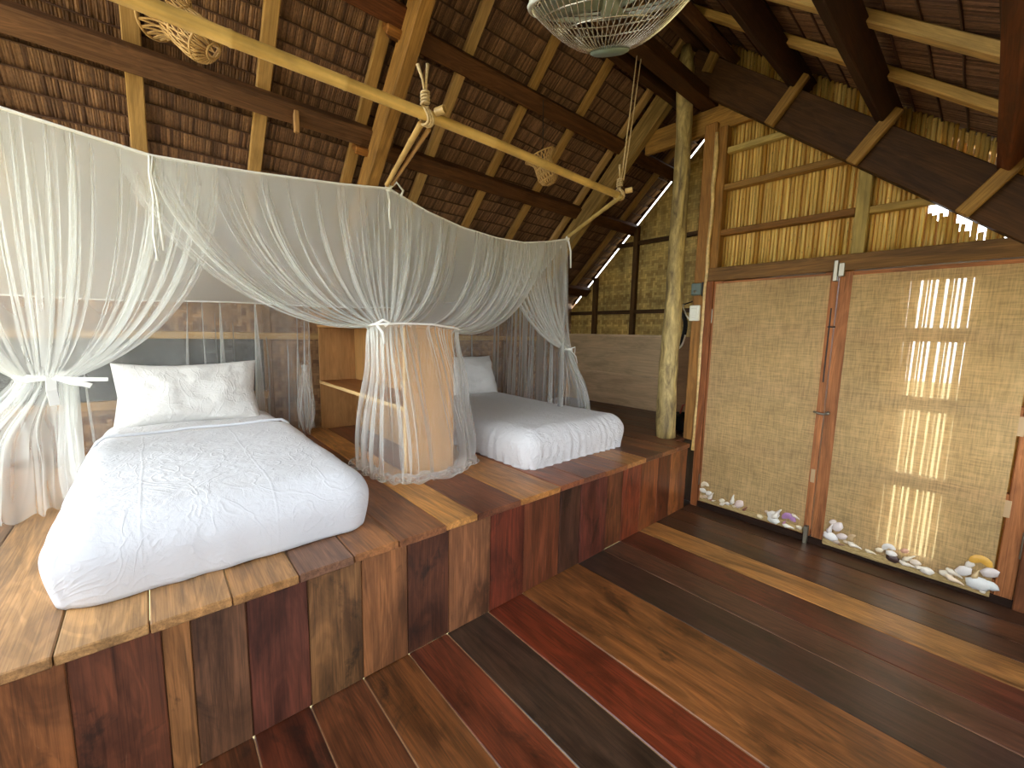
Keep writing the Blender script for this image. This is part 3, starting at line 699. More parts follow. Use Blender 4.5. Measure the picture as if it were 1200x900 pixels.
LL, LH = (-.272, 1.86, ZP+.003), (.715, 3.88, .845)
bl, bbase = bed('single mattress under white sheet with a folded top sheet, beside the open left end', LL, LH, .10, 1.3, .4, (50, 100, 14))
# top sheet: a shell over the lower two thirds of the bed, hanging to the boards
lo2, hi2 = (-.30, 1.825, ZP+.004), (.742, 3.30, .862)
def top_fn(p, d):
    hz = (p.z-lo2[2])/(hi2[2]-lo2[2]); side = 1-abs(d.z)
    per = p.x if abs(d.y) > abs(d.x) else p.y
    w = .008*fbm(Vector((p.x*3+4, p.y*3, p.z*2)), 3)*(.35+.65*hz)
    w += side*(.016*math.sin(math.pi*min(max(hz, 0), 1)) + .004*(1-hz)*math.sin(per*34+5*noise.noise(Vector((per*2, 1, 0)))) - .010*(1-hz)**2)
    q = p+d*w; q.z = max(q.z, lo2[2]); return q
vs, fs = rbox(lo2, hi2, .125, (54, 78, 16), top_fn)
keep = [f for f in fs if not (all(vs[i].y > 3.25 for i in f) or (all(vs[i].z < ZP+.012 for i in f)))]
fl = [f for f in keep if min(vs[i].y for i in f) < 3.21]
me = raw([v-Vector(bbase) for v in vs], fl, True)
fo = link('top_sheet', me, M['sheet_top'], bl)
so = fo.modifiers.new('thick', 'SOLIDIFY'); so.thickness = .004; so.offset = 1
bmh = MB()
pts = []
for k in range(31):
    u = k/30; x = lerp(-.29, .73, u); z = .872-.028*(max(0, abs(u-.5)*2-.86)/.14)**2*3
    pts.append(Vector((x, 3.215+.012*math.sin(u*5), z+.003*math.sin(u*17)))-Vector(bbase))
bmh.tube(pts, .009, 8); link('sheet_fold', bmh.mesh(True), M['sheet_top'], bl)
RL, RH = (1.84, 1.93, ZP+.003), (2.96, 3.90, .855)
br, rbase = bed('single mattress in a tight white fitted sheet between the shelf and the round post', RL, RH, .11, 7.7, 1., (96, 120, 18))

def pillow(lab, loc, w, h, t, lean, yaw, seed, roll=0):
    vs, fs = [], []; n, mm = 44, 30
    for s in (1, -1):
        for j in range(mm+1):
            for i in range(n+1):
                u, v = 2*i/n-1, 2*j/mm-1
                prof = max(0, (1-abs(u)**3.2))**.55*max(0, (1-abs(v)**2.8))**.6
                pin = 1-.07*(1-abs(v))*abs(u)**3; pin2 = 1-.10*(1-abs(u)**2)*abs(v)**3
                x = u*w/2*pin; z = v*h/2*pin2
                y = s*(t/2*prof+.002)+(.022*fbm(Vector((u*2.2+seed, v*2.2, s)), 3)+.008*math.sin(9*u+3*v+seed)*noise.noise(Vector((u*3, v*3, seed))))*prof**.4
                y += .018*math.sin(u*3+seed)*abs(v)**4
                vs.append(Vector((x, y, z)))
    st = (n+1)*(mm+1)
    for s in (0, 1):
        for j in range(mm):
            for i in range(n):
                q = (s*st+j*(n+1)+i, s*st+j*(n+1)+i+1, s*st+(j+1)*(n+1)+i+1, s*st+(j+1)*(n+1)+i)
                fs.append(q if s else q[::-1])
    for i in range(n):
        fs.append((i, i+1, st+i+1, st+i)); a = mm*(n+1); fs.append((a+i+1, a+i, st+a+i, st+a+i+1))
    for j in range(mm):
        fs.append((j*(n+1), st+j*(n+1), st+(j+1)*(n+1), (j+1)*(n+1))); a = n; fs.append((st+j*(n+1)+a, j*(n+1)+a, (j+1)*(n+1)+a, st+(j+1)*(n+1)+a))
    o = link('pillow', raw(vs, fs, True), M['pillowcase'])
    o.matrix_basis = Matrix.Translation(loc) @ Matrix.Rotation(yaw, 4, 'Z') @ Matrix.Rotation(lean, 4, 'X') @ Matrix.Rotation(roll, 4, 'Y')
    tag(o, lab, 'pillow', 'bed pillows'); return o
pillow('plump white pillow leaning at the head of the bed with the top sheet', (.20, 3.70, 1.03), .82, .47, .20, math.radians(-22), math.radians(-3), 2.2)
pillow('white pillow half hidden behind the netting-covered shelf on the far bed', (2.55, 3.68, 1.04), .75, .46, .20, math.radians(-24), math.radians(-4), 5.1)

# ---------------------------------------------------------------- shelf unit between the beds
sh = empty('shelf_unit', (1.31, 3.1, ZP), 'open wooden shelf unit standing between the beds, half covered by netting', 'shelf')
box('end_panel', (1.15, 2.285, ZP+.001), (1.47, 2.31, 1.52), M['ply'], sh, '#b98d56', 'z', .003)
box('end_panel', (1.15, 3.965, ZP+.001), (1.47, 3.99, 1.52), M['ply'], sh, '#a87c4c', 'z', .003)
box('back_panel', (1.47, 2.285, ZP+.001), (1.49, 3.99, 1.52), M['ply'], sh, '#b08550', 'z', .003)
box('shelf_board', (1.15, 2.31, 1.02), (1.47, 3.965, 1.04), M['ply'], sh, '#9a6a3c', 'y', .003)
box('shelf_edge', (1.142, 2.31, 1.016), (1.15, 3.965, 1.042), M['pale'], sh, '#e0bd82', 'y', .002)
box('front_edge', (1.142, 2.283, ZP+.001), (1.15, 2.312, 1.52), M['pale'], sh, '#e3c088', 'z', .002)
box('top_board', (1.142, 2.28, 1.52), (1.495, 3.99, 1.54), M['ply'], sh, '#b98a54', 'y', .003)

# ---------------------------------------------------------------- mosquito net
net = empty('mosquito_net', (1.2, 3.0, ZP), 'long white box mosquito net over both beds with three tied curtains', 'mosquito net')
TOP = [(-.80, 2.5, 2.36), (-.362, 2.5, 2.287), (.058, 2.5, 2.236), (.42, 2.5, 2.262), (.875, 2.5, 2.312), (1.155, 2.5, 2.353), (1.417, 2.5, 2.271), (1.684, 2.5, 2.221), (2.0, 2.5, 2.198), (2.271, 2.5, 2.207), (2.528, 2.5, 2.253), (2.789, 2.5, 2.318)]
TOP = [Vector(p) for p in TOP]
def top_at(x):
    for a, b in zip(TOP, TOP[1:]):
        if a.x <= x <= b.x: t = (x-a.x)/(b.x-a.x); t = t*t*(3-2*t)*.35+t*.65; return a.lerp(b, t)
    return TOP[0].copy() if x < TOP[0].x else TOP[-1].copy()
def back_at(x):
    u = (x+.80)/3.59; return Vector((lerp(-.86, 3.23, u), lerp(3.96, 3.80, u), lerp(1.67, 1.755, u)-.012*math.sin(u*math.pi*3)**2))
def grid(name, fn, nu, nv, mat, col=None, smooth=True):
    vs = [fn(i/nu, j/nv) for j in range(nv+1) for i in range(nu+1)]
    fs = [(j*(nu+1)+i, j*(nu+1)+i+1, (j+1)*(nu+1)+i+1, (j+1)*(nu+1)+i) for j in range(nv) for i in range(nu)]
    return link(name, raw(vs, fs, smooth), mat, net, world=Matrix())
def canopy(u, v):
    x = lerp(-.80, 2.789, u); a = top_at(x); b = back_at(x); p = a.lerp(b, v)
    sag = math.sin(math.pi*v)*(.03+.02*math.sin(u*9))
    p.z -= sag + .012*noise.noise(Vector((u*14, v*2, 2)))*math.sin(math.pi*v)
    p.z += .006*math.sin(u*120+4*noise.noise(Vector((u*8, 0, 0))))*math.sin(math.pi*v)**.5*(1-v*.5)
    return p
grid('canopy', canopy, 220, 18, M['net_top'])
def bez(a, b, c, d, t): s = 1-t; return a*s**3+b*3*s*s*t+c*3*s*t*t+d*t**3
def drape(name, xa, xb, tie, tax, bot, seed, k1=13, nu=280, sag=.5, z_end=None, skirt=.04, fold=.02, mat='net', out=0, low=6, swoop=.02):
    """one gathered curtain: top edge from xa to xb, tied round 'tie', falling to curve bot(u)"""
    tie = Vector(tie)
    rr = random.Random(int(seed*10)); cuts = [0.]
    for _ in range(k1*2): cuts.append(cuts[-1]+.25+rr.expovariate(1.1))
    cuts = [c/cuts[-1] for c in cuts]; amps = [rr.uniform(.25, 1.3) for c in cuts]
    def pleat(u):
        for i in range(len(cuts)-1):
            if u <= cuts[i+1] or i == len(cuts)-2:
                f = (u-cuts[i])/(cuts[i+1]-cuts[i]); return (i+f)*math.pi, lerp(amps[i], amps[i+1], f)
    def col(u, v):
        x = lerp(xa, xb, u); T = top_at(x) + Vector((0, -.006+out, 0))
        T.x = x
        cyc, amp = pleat(u)
        G = tax(u, cyc) if callable(tax) else tie + Vector(tax[0])*(2*u-1) + Vector(tax[1])*math.sin(cyc)
        B = bot(u, cyc)
        if v < .55:
            t = v/.55; dz = T.z-G.z; dh = Vector((G.x-T.x, G.y-T.y, 0))
            c1 = T + dh*.06 + Vector((0, 0, -dz*sag)); c2 = G - dh*.42 + Vector((0, 0, .02+.10*dz-swoop*min(1, max(0, dh.length-.35)/.6)))
            p = bez(T, c1, c2, G, t)
            A = amp*fold*math.sin(math.pi*min(t*1.0, 1))**.8*(1-.35*t)
            tw = cyc + 1.0*noise.noise(Vector((u*5, t*1.6, seed)))
            p.y += A*1.5*math.sin(tw) + .012*noise.noise(Vector((u*11, t*3, seed+4)))*math.sin(math.pi*t)
            p.x += A*1.15*math.cos(2*tw+.6) + A*.8*math.sin(tw*.5+seed)
            return p
        t = (v-.55)/.45
        c1 = G + Vector((0, 0, -.16*(G.z-B.z))) + Vector(((B.x-G.x)*.1, (B.y-G.y)*.1, 0)); c2 = B + Vector((0, 0, .45*(G.z-B.z)))
        p = bez(G, c1, c2, B, t)
        A = skirt*t**.7*(1-.5*max(0, t-.85)/.15)
        tw = u*low*2*math.pi + 2.6*noise.noise(Vector((u*5, t*1.3, seed+9))); A *= .5+1.1*abs(noise.noise(Vector((u*6, seed, 1))))
        d = Vector((B.x-tie.x, B.y-tie.y, 0)); d = d.normalized() if d.length > .01 else Vector((0, -1, 0))
        p += d*A*(math.sin(tw)+.25*math.sin(2.3*tw+seed)) + Vector((-d.y, d.x, 0))*A*.8*math.cos(2*tw)
        p += d*.05*math.sin(math.pi*t)*noise.noise(Vector((u*3, t*2, seed+5)))
        if t > .9: p.z = max(p.z, ZP+.006+.02*(1+math.sin(tw*1.7))*(1 if t < 1 else .4)*.5)
        p.z = max(p.z, ZP+.004)
        return p
    return grid(name, col, nu, 46, M[mat])
# left curtain
def botL(u, c):
    a = lerp(math.radians(200), math.radians(385), u); return Vector((-.60+.27*math.cos(a)*1.0, 3.10+.28*math.sin(a), ZP+.006))
def tieL(u, c):
    a = lerp(math.radians(190), math.radians(360), u); rr = .085+.014*math.sin(c); return Vector((-.375+rr*math.cos(a), 2.90+rr*.8*math.sin(a), 1.255+.01*math.sin(c*.5)))
drape('front_curtain', -.80, .30, (-.375, 2.9, 1.255), tieL, botL, 1.7, k1=26, nu=520, sag=.62, skirt=.045, fold=.013, mat='net_left', low=7)
def botL2(u, c):
    a = lerp(math.radians(20), math.radians(200), u); return Vector((-.60+.26*math.cos(a), 3.10+.26*math.sin(a), ZP+.006))
# middle curtain, swung over the end of the shelf unit
def tieM(u, c):
    P = [Vector(p) for p in ((.955, 2.36, 1.525), (.965, 2.29, 1.53), (1.05, 2.255, 1.535), (1.2, 2.25, 1.54), (1.37, 2.25, 1.53), (1.5, 2.262, 1.51), (1.545, 2.34, 1.50))]
    uu = u*.62 if u < .55 else lerp(.341, 1., (u-.55)/.45)
    uu = lerp(0, .40, u/.62) if u < .62 else lerp(.40, 1, (u-.62)/.38)
    p = vcat(P, uu); p.y += .012*math.sin(c); p.z += .006*math.sin(c*.7); return p
def botM(u, c):
    P = [Vector(p) for p in ((.99, 2.70, ZP+.006), (.985, 2.42, ZP+.006), (1.07, 2.22, ZP+.006), (1.27, 2.15, ZP+.006), (1.50, 2.19, ZP+.006), (1.66, 2.30, ZP+.006), (1.79, 2.60, ZP+.006))]
    uu = lerp(0, .43, u/.62) if u < .62 else lerp(.43, 1, (u-.62)/.38)
    return vcat(P, uu)
drape('front_curtain', -.06, 2.50, (1.25, 2.42, 1.53), tieM, botM, 4.4, k1=44, nu=900, sag=.60, skirt=.026, fold=.012, out=-.012, low=8, swoop=.16)
# right curtain
def tieR(u, c):
    a = lerp(math.radians(160), math.radians(340), u); rr = .042+.010*math.sin(c); return Vector((2.885+rr*math.cos(a), 2.55+rr*math.sin(a), 1.365))
def botR(u, c):
    a = lerp(math.radians(170), math.radians(380), u); return Vector((3.12+.14*math.cos(a), 2.62+.16*math.sin(a), ZP+.006))
drape('front_curtain', 2.05, 2.785, (2.885, 2.55, 1.365), tieR, botR, 8.2, k1=20, nu=420, sag=.55, skirt=.03, fold=.010, low=5)
# back and side curtains, hanging free in soft gathers
def hang(top, z0, k, seed, amp):
    rr = random.Random(int(seed*10)); cuts = [0.]
    for _ in range(k*2): cuts.append(cuts[-1]+.2+rr.expovariate(1.))
    cuts = [c/cuts[-1] for c in cuts]; amps = [rr.uniform(.15, 1.5) for c in cuts]
    def pleat(u):
        for i in range(len(cuts)-1):
            if u <= cuts[i+1] or i == len(cuts)-2:
                f = (u-cuts[i])/(cuts[i+1]-cuts[i]); return (i+f)*math.pi, lerp(amps[i], amps[i+1], f)
    def fn(u, v):
        p = top(u); z = lerp(p.z, z0(u), v); c, am = pleat(u); c += 1.8*noise.noise(Vector((u*7, seed, v*.8)))
        A = amp*(.25+.75*v)*am
        dx, dy = top(min(u+.01, 1))-p if u < .99 else p-top(u-.01), 0
        d = Vector((dx.x, dx.y, 0)).normalized(); nn = Vector((-d.y, d.x, 0))
        q = Vector((p.x, p.y, z)) + nn*A*math.sin(c) + d*A*1.1*math.cos(2*c+seed)
        return q
    return fn
grid('back_curtain', hang(lambda u: back_at(lerp(-.8, .88, u)), lambda u: .63+.02*math.sin(u*9), 9, 2.1, .042), 300, 16, M['net'])
grid('back_curtain', hang(lambda u: back_at(lerp(1.30, 2.785, u)), lambda u: .64, 11, 5.1, .03), 220, 16, M['net_thin'])
side_top = lambda u: back_at(2.789).lerp(TOP[-1], u)
grid('side_curtain', hang(side_top, lambda u: .62, 14, 6.6, .026), 200, 18, M['net_thin'])
side_l = lambda u: back_at(-.8).lerp(TOP[0], u)
grid('side_curtain', hang(side_l, lambda u: .62, 14, 3.6, .026), 160, 14, M['net_thin'])
# loose gathered foot of the back curtain beside the shelf
def puff(u, v):
    a = 2*math.pi*u; t = v; z = lerp(1.2, ZP+.01, t); r = .02+.075*math.sin(math.pi*min(t*1.02, 1))**1.2*t
    return Vector((.98+r*math.cos(a)*1.0+.01*math.sin(5*a+6*t), 3.80+r*.8*math.sin(a)+.008*math.cos(7*a), z))
grid('curtain_foot', puff, 40, 20, M['net_thin'])
def pud(u, v):
    a = 2*math.pi*v; c = botM(u, u*30); nz = noise.noise(Vector((u*9, v*2, 3)))
    o = c-Vector((1.32, 2.62, c.z)); o.z = 0; o.normalize(); r = .035+.022*nz+.008*math.sin(u*70+3*v)
    return c + o*(r*math.cos(a)*1.35-.02+.012*math.sin(u*45)) + Vector((0, 0, .028+.012*nz+r*.75*math.sin(a)))
grid('curtain_foot', pud, 160, 14, M['net_thin'])
# hems and seams
def tape(name, pts, r=.006): return MB().tube(pts, r, 6).build(name, M['cord'], net, smooth=True)
tape('top_hem', [top_at(lerp(-.8, 2.789, k/90))+Vector((0, -.008, .003)) for k in range(91)], .0065)
tape('back_hem', [back_at(lerp(-.8, 2.789, k/60)) for k in range(61)], .006)
tape('side_hem', [side_top(k/10) for k in range(11)], .006)
tape('side_hem', [side_l(k/10) for k in range(11)], .006)
# tie bands with bows
def band(c, rx, ry, h, tails):
    mb = MB(); n = 28
    vs = []; fs = []
    for k in range(n):
        a = 2*math.pi*k/n
        for zz, ro in ((-h/2, 0), (0, .006), (h/2, 0)): vs.append(Vector((c[0]+(rx+ro)*math.cos(a), c[1]+(ry+ro)*math.sin(a), c[2]+zz+.006*math.sin(2*a))))
    for k in range(n):
        j = (k+1) % n
        for q in (0, 1): fs.append((k*3+q, j*3+q, j*3+q+1, k*3+q+1))
    mb.add(vs, fs)
    for pts, w in tails:
        pts = [Vector(p) for p in pts]
        vs, fs = [], []
        for i, p in enumerate(pts):
            t = (pts[min(i+1, len(pts)-1)]-pts[max(i-1, 0)]).normalized(); s = t.cross(Vector((.5, -1, .2))).normalized()
            vs += [p-s*w/2, p+s*w/2]
        for i in range(len(pts)-1): fs.append((2*i, 2*i+1, 2*i+3, 2*i+2))
        mb.add(vs, fs)
    o = mb.build('tie_band', M['cord'], net, smooth=False); s = o.modifiers.new('t', 'SOLIDIFY'); s.thickness = .003
    return o
band((-.375, 2.90, 1.255), .10, .085, .022, [([(-.35, 2.80, 1.26), (-.35, 2.785, 1.20), (-.345, 2.79, 1.13)], .035), ([(-.34, 2.80, 1.26), (-.28, 2.76, 1.235), (-.24, 2.76, 1.225), (-.22, 2.76, 1.215)], .024), ([(-.34, 2.80, 1.255), (-.26, 2.75, 1.25), (-.16, 2.74, 1.245)], .018), ([(-.36, 2.80, 1.255), (-.42, 2.78, 1.25), (-.46, 2.78, 1.27)], .02)])
band((2.885, 2.55, 1.365), .052, .052, .02, [([(2.89, 2.50, 1.36), (2.93, 2.47, 1.30), (2.95, 2.47, 1.24)], .016), ([(2.87, 2.50, 1.37), (2.90, 2.46, 1.39), (2.91, 2.47, 1.33)], .014)])
MB().tube([(.94, 2.33, 1.53), (.96, 2.25, 1.535), (1.1, 2.232, 1.545), (1.3, 2.232, 1.545), (1.48, 2.236, 1.525), (1.56, 2.30, 1.51)], .006, 7).build('tie_band', M['cord'], net, smooth=True)
for tl in ([(.955, 2.27, 1.535), (.99, 2.235, 1.56), (1.03, 2.23, 1.545), (1.0, 2.235, 1.525)], [(.965, 2.26, 1.53), (.985, 2.232, 1.49), (.995, 2.228, 1.43)]): tape('tie_cord', tl, .007)
for dx in (0, .012):
    tape('tie_cord', [(.052+dx, 2.485, 2.235), (.048+dx*.4, 2.478, 2.16), (.055+dx, 2.476, 2.05), (.045+dx*2, 2.476, 1.9+dx*6), (.052+dx*2, 2.478, 1.79+dx*4)], .0055)
tape('tie_cord', [(1.15, 2.50, 2.35), (1.155, 2.485, 2.28), (1.15, 2.482, 2.2), (1.158, 2.482, 2.12)], .006)
tape('tie_cord', [(1.15, 2.49, 2.35), (1.20, 2.48, 2.40), (1.24, 2.475, 2.36), (1.225, 2.475, 2.325)], .007)
tape('tie_cord', [(2.80, 2.5, 2.315), (2.82, 2.485, 2.22), (2.825, 2.483, 2.08)], .008)
for c in ((1.155, 2.5, 2.36), (2.79, 2.5, 2.325)):
    bm = bmesh.new(); bmesh.ops.create_icosphere(bm, subdivisions=2, radius=.02)
    link('corner_knot', bm_mesh(bm, smooth=True), M['cord'], net, world=Matrix.Translation(c) @ Matrix.Diagonal((1, .9, 1.25, 1)))

# ---------------------------------------------------------------- bamboo pole, sticks, ropes
def bamboo(name, p0, p1, r, nodes, color, lab, group=None):
    p0, p1 = Vector(p0), Vector(p1); L = (p1-p0).length; x = (p1-p0).normalized(); z = x.orthogonal().normalized()
    pts, rs = [], []
    n = nodes
    for k in range(n+1):
        s = L*k/n
        for ds, q in ((-.012, 1.), (-.004, 1.09), (.004, 1.05), (.012, .99)):
            if 0 <= s+ds <= L: pts.append(Vector((s+ds, .006*math.sin(s*2.2), .004*math.sin(s*3+1)))); rs.append(r*q*lerp(1.08, .9, s/L))
    me = raw(*tube_vf(pts, rs, 14), True)
    o = link(name, me, M['bamboo'], None, color); rm = Matrix((x, z.cross(x), z)).transposed().to_4x4(); o.matrix_basis = Matrix.Translation(p0) @ rm
    tag(o, lab, 'pole', group); return o
bamboo('bamboo_pole', (-.9, 1.87, 2.52), (2.66, 1.87, 2.508), .026, 9, '#d3ae64', 'long level bamboo pole hung under the roof above the beds')
bamboo('bamboo_stick', (1.035, 1.88, 2.475), (1.14, 2.48, 2.365), .014, 4, '#cba765', 'thicker slanting bamboo stick between the long pole and the middle net knot')
bamboo('bamboo_stick', (1.085, 1.89, 2.472), (1.17, 2.47, 2.372), .010, 4, '#b98f55', 'thinner reddish bamboo stick beside the thicker one above the middle net knot')
bamboo('bamboo_stick', (2.60, 1.83, 2.485), (2.785, 2.48, 2.335), .015, 4, '#b89c5a', 'slanting bamboo stick from the end of the long pole to the right net corner')
def knot(name, lab, c, strings=None, tails=()):
    c = Vector(c); t = empty(name, c, lab, 'rope')
    mb = MB(); pts = []
    for k in range(61):
        a = 2*math.pi*3*k/60; pts.append(c+Vector((-.02+.04*k/60+.008*math.sin(2*a), .034*math.cos(a), .034*math.sin(a))))
    mb.tube(pts, .0065, 7); pts = []
    for k in range(41):
        a = 2*math.pi*4*k/40; pts.append(c+Vector((-.012+.018*math.cos(a), -.012+.018*math.sin(a), .045+.06*k/40)))
    mb.tube(pts, .006, 7); mb.build('knot', M['rope'], t, smooth=True)
    for tl in tails: MB().tube([c+Vector(p) for p in tl], [.006]*(len(tl)-1)+[.009], 7).build('loose_end', M['rope'], t, smooth=True)
    if strings:
        for s in strings: MB().tube(s, .0045, 6).build('hanging_cord', M['rope'], t, smooth=True)
    v, f = tube_vf([c+Vector((.035, -.03, .025)), c+Vector((.055, -.075, .03))], .019, 12, caps=False)
    v2, f2 = tube_vf([c+Vector((.035, -.03, .025)), c+Vector((.055, -.075, .03))], .013, 12, caps=False)
    mb = MB(); mb.add(v, f); mb.add(v2, [q[::-1] for q in f2]); mb.add(v[12:]+v2[12:], [(k, (k+1) % 12, 12+(k+1) % 12, 12+k) for k in range(12)]); mb.add(v[:12]+v2[:12], [(k, (k+1) % 12, 12+(k+1) % 12, 12+k) for k in range(12)])
    mb.build('bamboo_peg', M['bamboo'], t, '#cfae70', True)
knot('rope_lashing', 'rope lashing with two loose ends on the bamboo pole above the middle net knot', (1.06, 1.87, 2.508), None,
     [[(-.012, -.01, .10), (-.03, -.02, .15), (-.055, -.02, .205)], [(-.008, -.01, .10), (-.01, -.02, .16), (-.002, -.02, .225)]])
knot('hanging_rope', 'pair of thin cords hanging from the roof to the right end of the bamboo pole', (2.62, 1.87, 2.508),
     [[(2.612, 1.85, 2.60), (2.628, 1.82, 3.0), (2.64, 1.79, 3.42)], [(2.625, 1.84, 2.60), (2.66, 1.815, 3.0), (2.69, 1.79, 3.42)]],
     [[(-.012, -.01, .10), (-.03, -.02, .14), (-.05, -.03, .17)], [(-.008, -.01, .10), (-.03, -.02, .15), (-.035, -.02, .19)]])

# ---------------------------------------------------------------- woven basket lampshades
M['rattan'] = flat('rattan strip', '#c09a5e', .6, 0, 40, .25)
def basket(lab, loc, s, rot, wire_top):
    t = empty('woven_lampshade', loc, lab, 'lampshade', 'fish-trap lampshades', rot=rot)
    prof = [(.0, .135), (.03, .10), (.06, .078), (.12, .085), (.18, .09), (.23, .07), (.245, .03)]   # (height below flared top, radius)
    def rad(h):
        for (a, r0), (b, r1) in zip(prof, prof[1:]):
            if a <= h <= b: return lerp(r0, r1, (h-a)/(b-a))
        return prof[-1][1]
    H = .245
    rb = MB(); n = 22
    for sgn in (1, -1):
        for k in range(n):
            a0 = 2*math.pi*k/n
            rb.tube([Vector((s*rad(H*j/9)*math.cos(a0+sgn*.75*j/9), s*rad(H*j/9)*math.sin(a0+sgn*.75*j/9), -s*H*j/9)) for j in range(10)], .0042*s, 4)
    rb.build('woven_ribs', M['rattan'], t, smooth=True, kind='stuff', world=None)
    for h in (0., .10, .2, .243):
        MB().tube([Vector((s*rad(h)*math.cos(2*math.pi*k/28), s*rad(h)*math.sin(2*math.pi*k/28), -s*h)) for k in range(28)], .006*s, 5, True).build('hoop', M['rattan'], t, smooth=True, world=None)
    mb = MB(); top = rot.inverted() @ (Vector(wire_top)-Vector(loc)) if rot else Vector(wire_top)-Vector(loc)
    mb.tube([Vector((0, 0, -.06*s)), top], .003, 5); mb.build('wire', M['black'], t, world=None)
    for k in range(2):
        MB().tube([Vector((math.cos(k*math.pi/2)*s*.08, math.sin(k*math.pi/2)*s*.08, -.06*s)), Vector((0, 0, -.06*s)), Vector((-math.cos(k*math.pi/2)*s*.08, -math.sin(k*math.pi/2)*s*.08, -.06*s))], .004*s, 5).build('cross_bar', M['rattan'], t, world=None)
basket('small woven lampshade hanging behind the long bamboo pole near its right end', (2.43, 2.5, 2.90), .92, Vector((0, 0, -1)).rotation_difference(Vector((.38, -.22, -.9))).to_matrix(), (2.44, 2.49, 3.33))
basket('large woven lampshade hanging behind the long bamboo pole near its left end', (.14, 2.46, 2.84), .95, Vector((0, 0, -1)).rotation_difference(Vector((.66, -.42, -.62))).to_matrix(), (.17, 2.48, 3.34))

# ---------------------------------------------------------------- fan
fan_c = Vector((1.03, .79, 2.425)); view = (fan_c-Vector((0, 0, 1.5))).normalized()
hz = Vector((view.x, view.y, 0)).normalized()
axd = (Vector((0, 0, -1))*math.cos(math.radians(25)) + hz*math.sin(math.radians(25))).normalized()   # the way the fan faces
xz = axd.orthogonal(); xz = Vector((hz.y, -hz.x, 0)).normalized(); yz = axd.cross(xz)
frot = Matrix((xz, yz, axd)).transposed()
fan = empty('ceiling_fan', fan_c, 'white wire cage orbit fan hanging under the roof, facing down', 'fan', rot=frot)
Rf = .228
def ring(r, z, t, name, mat='chrome', n=56): return MB().tube([Vector((r*math.cos(2*math.pi*k/n), r*math.sin(2*math.pi*k/n), z)) for k in range(n)], t, 6, True).build(name, M[mat], fan, smooth=True, world=None)
ring(Rf, 0, .0075, 'rim', 'motor'); ring(Rf-.002, -.012, .004, 'rim', 'motor'); ring(.135, .058, .0022, 'cage_ring'); ring(.19, .028, .0022, 'cage_ring'); ring(.17, -.075, .0025, 'cage_ring')
cg = MB(); nb = 64
for k in range(nb):
    a0 = 2*math.pi*k/nb; pts = []
    for j in range(9):
        t = j/8; r = lerp(.052, Rf, t); z = .112*(1-t**1.6); a = a0+.30*(1-t); pts.append(Vector((r*math.cos(a), r*math.sin(a), z)))
    cg.tube(pts, .0017, 4)
cg.build('front_cage', M['chrome'], fan, smooth=True, kind='stuff', world=None)
cg = MB()
for k in range(nb):
    a0 = 2*math.pi*k/nb; pts = []
    for j in range(8):
        t = j/7; r = lerp(.07, Rf, t); z = -.095*(1-t**3); a = a0+.12*(1-t); pts.append(Vector((r*math.cos(a), r*math.sin(a), z)))
    cg.tube(pts, .0017, 4)
cg.build('rear_cage', M['chrome'], fan, smooth=True, kind='stuff', world=None)
def disc(name, prof, mat, n=32):
    vs, fs = [], []
    for r, z in prof: vs += [Vector((r*math.cos(2*math.pi*k/n), r*math.sin(2*math.pi*k/n), z)) for k in range(n)]
    for i in range(len(prof)-1):
        for k in range(n): fs.append((i*n+k, i*n+(k+1) % n, (i+1)*n+(k+1) % n, (i+1)*n+k))
    fs.append(tuple(range(n))[::-1]); fs.append(tuple((len(prof)-1)*n+k for k in range(n)))
    return link(name, raw(vs, fs, True), M[mat], fan)
disc('badge', [(.045, .104), (.056, .108), (.055, .116), (.045, .121), (.02, .123)], 'badge')
disc('hub', [(.02, -.06), (.03, -.05), (.03, .03), (.02, .04)], 'blade')
disc('motor', [(.03, -.20), (.06, -.19), (.075, -.16), (.075, -.11), (.06, -.095)], 'motor')
for b in range(3):
    vs, fs = [], []; a0 = b*2*math.pi/3+.4
    for i in range(9):
        for j in range(7):
            t = i/8; w = (j/6-.5); r = lerp(.028, .2, t); sp = lerp(.5, 1.35, t**.8)*(1-.35*t**4); a = a0+w*sp+.25*t
            vs.append(Vector((r*math.cos(a), r*math.sin(a), -.005+w*lerp(.05, .055, t))))
    for i in range(8):
        for j in range(6): fs.append((i*7+j, i*7+j+1, (i+1)*7+j+1, (i+1)*7+j))
    o = link('blade', raw(vs, fs, True), M['blade'], fan); s = o.modifiers.new('t', 'SOLIDIFY'); s.thickness = .003
MB().tube([fan_c-axd*.19, fan_c-axd*.24+Vector((0, 0, .03)), Vector((fan_c.x-.03, fan_c.y-.02, 3.05))], .014, 10).build('hanger_rod', M['motor'], fan, smooth=True)

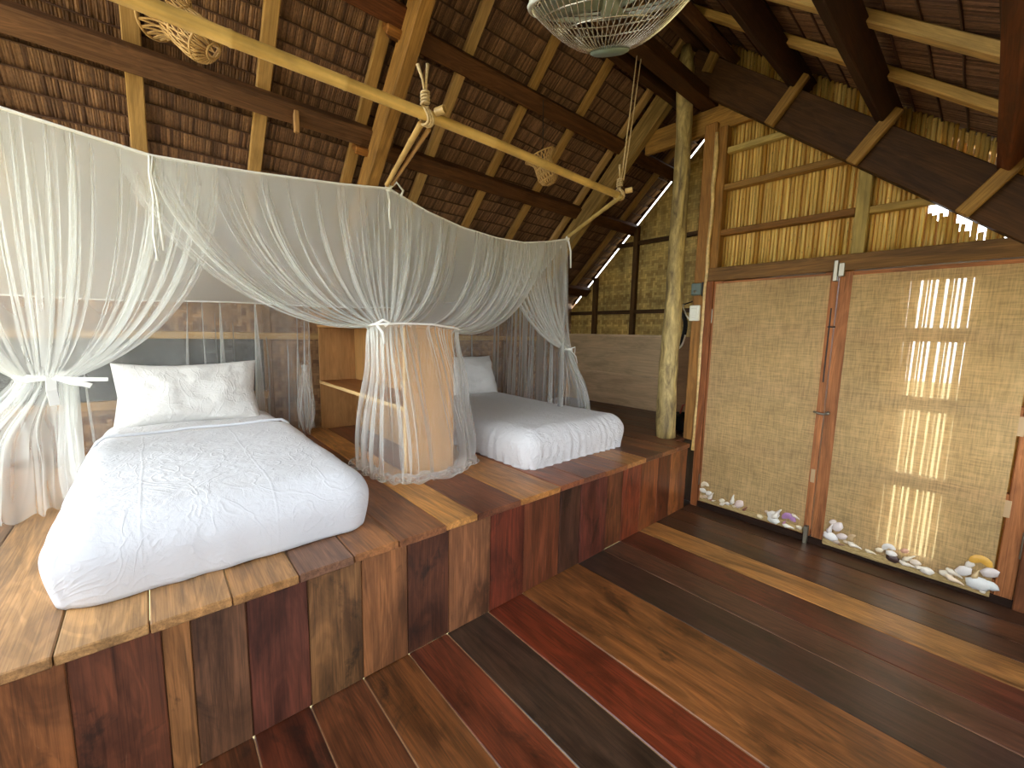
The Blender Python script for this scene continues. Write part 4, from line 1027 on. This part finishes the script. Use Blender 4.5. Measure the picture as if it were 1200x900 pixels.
# ---------------------------------------------------------------- round post, switch, cable, bag
pts, rs = [], []
for k in range(40):
    z = lerp(ZP+.003, 3.88, k/39); pts.append(Vector((3.52-.02*math.sin(k*.2), lerp(1.868, 1.90, k/39)+.006*math.sin(k*.33+.5), z))); rs.append(lerp(.086, .066, min(k/24, 1))*(1+.05*noise.noise(Vector((k*.6, 1, 2)))))
rs[-1] = .035; rs[-2] = .055
base = pts[0].copy()
vs, fs = tube_vf(pts, rs, 20)
vs = [v+Vector((noise.noise(v*9), noise.noise(v*9+Vector((5, 5, 5))), 0))*.007 for v in vs]
o = link('round_post', raw([v-base for v in vs], fs, True), M['log']); o.location = base
tag(o, 'knobbly round log post standing at the platform corner beside the door', 'post')
t = empty('dark_switch_box', (3.598, 1.70, 1.90), 'small dark grey-green box on the door post above the white switch', 'switch box')
box('case', (3.575, 1.672, 1.858), (3.599, 1.758, 1.962), M['dark_plastic'], t, None, 'z', .008); box('backplate', (3.590, 1.660, 1.85), (3.5995, 1.672, 1.968), M['black'], t, None, 'z', .003)
MB().tube([(3.577, 1.72, 1.89), (3.568, 1.72, 1.89)], .012, 12).build('knob', M['metal'], t, smooth=True)
t = empty('light_switch', (3.598, 1.71, 1.70), 'cream wall switch on the door post with a white cable', 'switch')
box('case', (3.565, 1.668, 1.64), (3.599, 1.754, 1.772), M['white_plastic'], t, None, 'z', .006); box('rocker', (3.558, 1.686, 1.665), (3.566, 1.736, 1.748), M['white_plastic'], t, None, 'z', .004)
MB().tube([(3.585, 1.75, 1.65), (3.61, 1.80, 1.69), (3.62, 1.845, 1.775), (3.64, 1.86, 1.79), (3.72, 1.88, 1.79)], .006, 7).build('cable', M['white_plastic'], t, smooth=True)
t = empty('cable_coil', (3.85, 1.96, 1.56), 'black coiled cable with a white loop hanging behind the round post', 'cable')
mb = MB()
for q in range(7):
    dx = R.uniform(-.025, .025); dr = R.uniform(-.012, .012)
    mb.tube([Vector((3.85+dx+.01*math.sin(3*a), 1.975+(.062+dr)*math.cos(a), 1.57+(.155+dr)*math.sin(a))) for a in [2*math.pi*k/26 for k in range(26)]], .011, 6, True)
mb.build('black_loops', M['black'], t, smooth=True)
MB().tube([Vector((3.82, 1.975+.075*math.cos(a), 1.55+.165*math.sin(a))) for a in [math.radians(190+170*k/20) for k in range(21)]], .009, 7).build('white_loop', M['white_plastic'], t, smooth=True)
MB().tube([(3.85, 1.975, 1.72), (3.85, 1.97, 1.80), (3.72, 1.80, 1.82)], .006, 6).build('hanger', M['black'], t, smooth=True)
vs, fs = rbox((-.16, -.14, 0), (.16, .14, .13), .055, (14, 12, 8), lambda p, d: p+d*.018*fbm(p*9, 2))
o = link('black_bag', raw(vs, fs, True), M['bag']); o.location = (3.98, 1.97, ZP+.012); tag(o, 'slumped black bag on the platform behind the round post', 'bag')
MB().tube([(.02, .02, .12), (.03, .0, .22), (.03, -.05, .24), (.03, -.08, .12)], .008, 7).build('red_strap', M['red'], o, smooth=True, world=None)
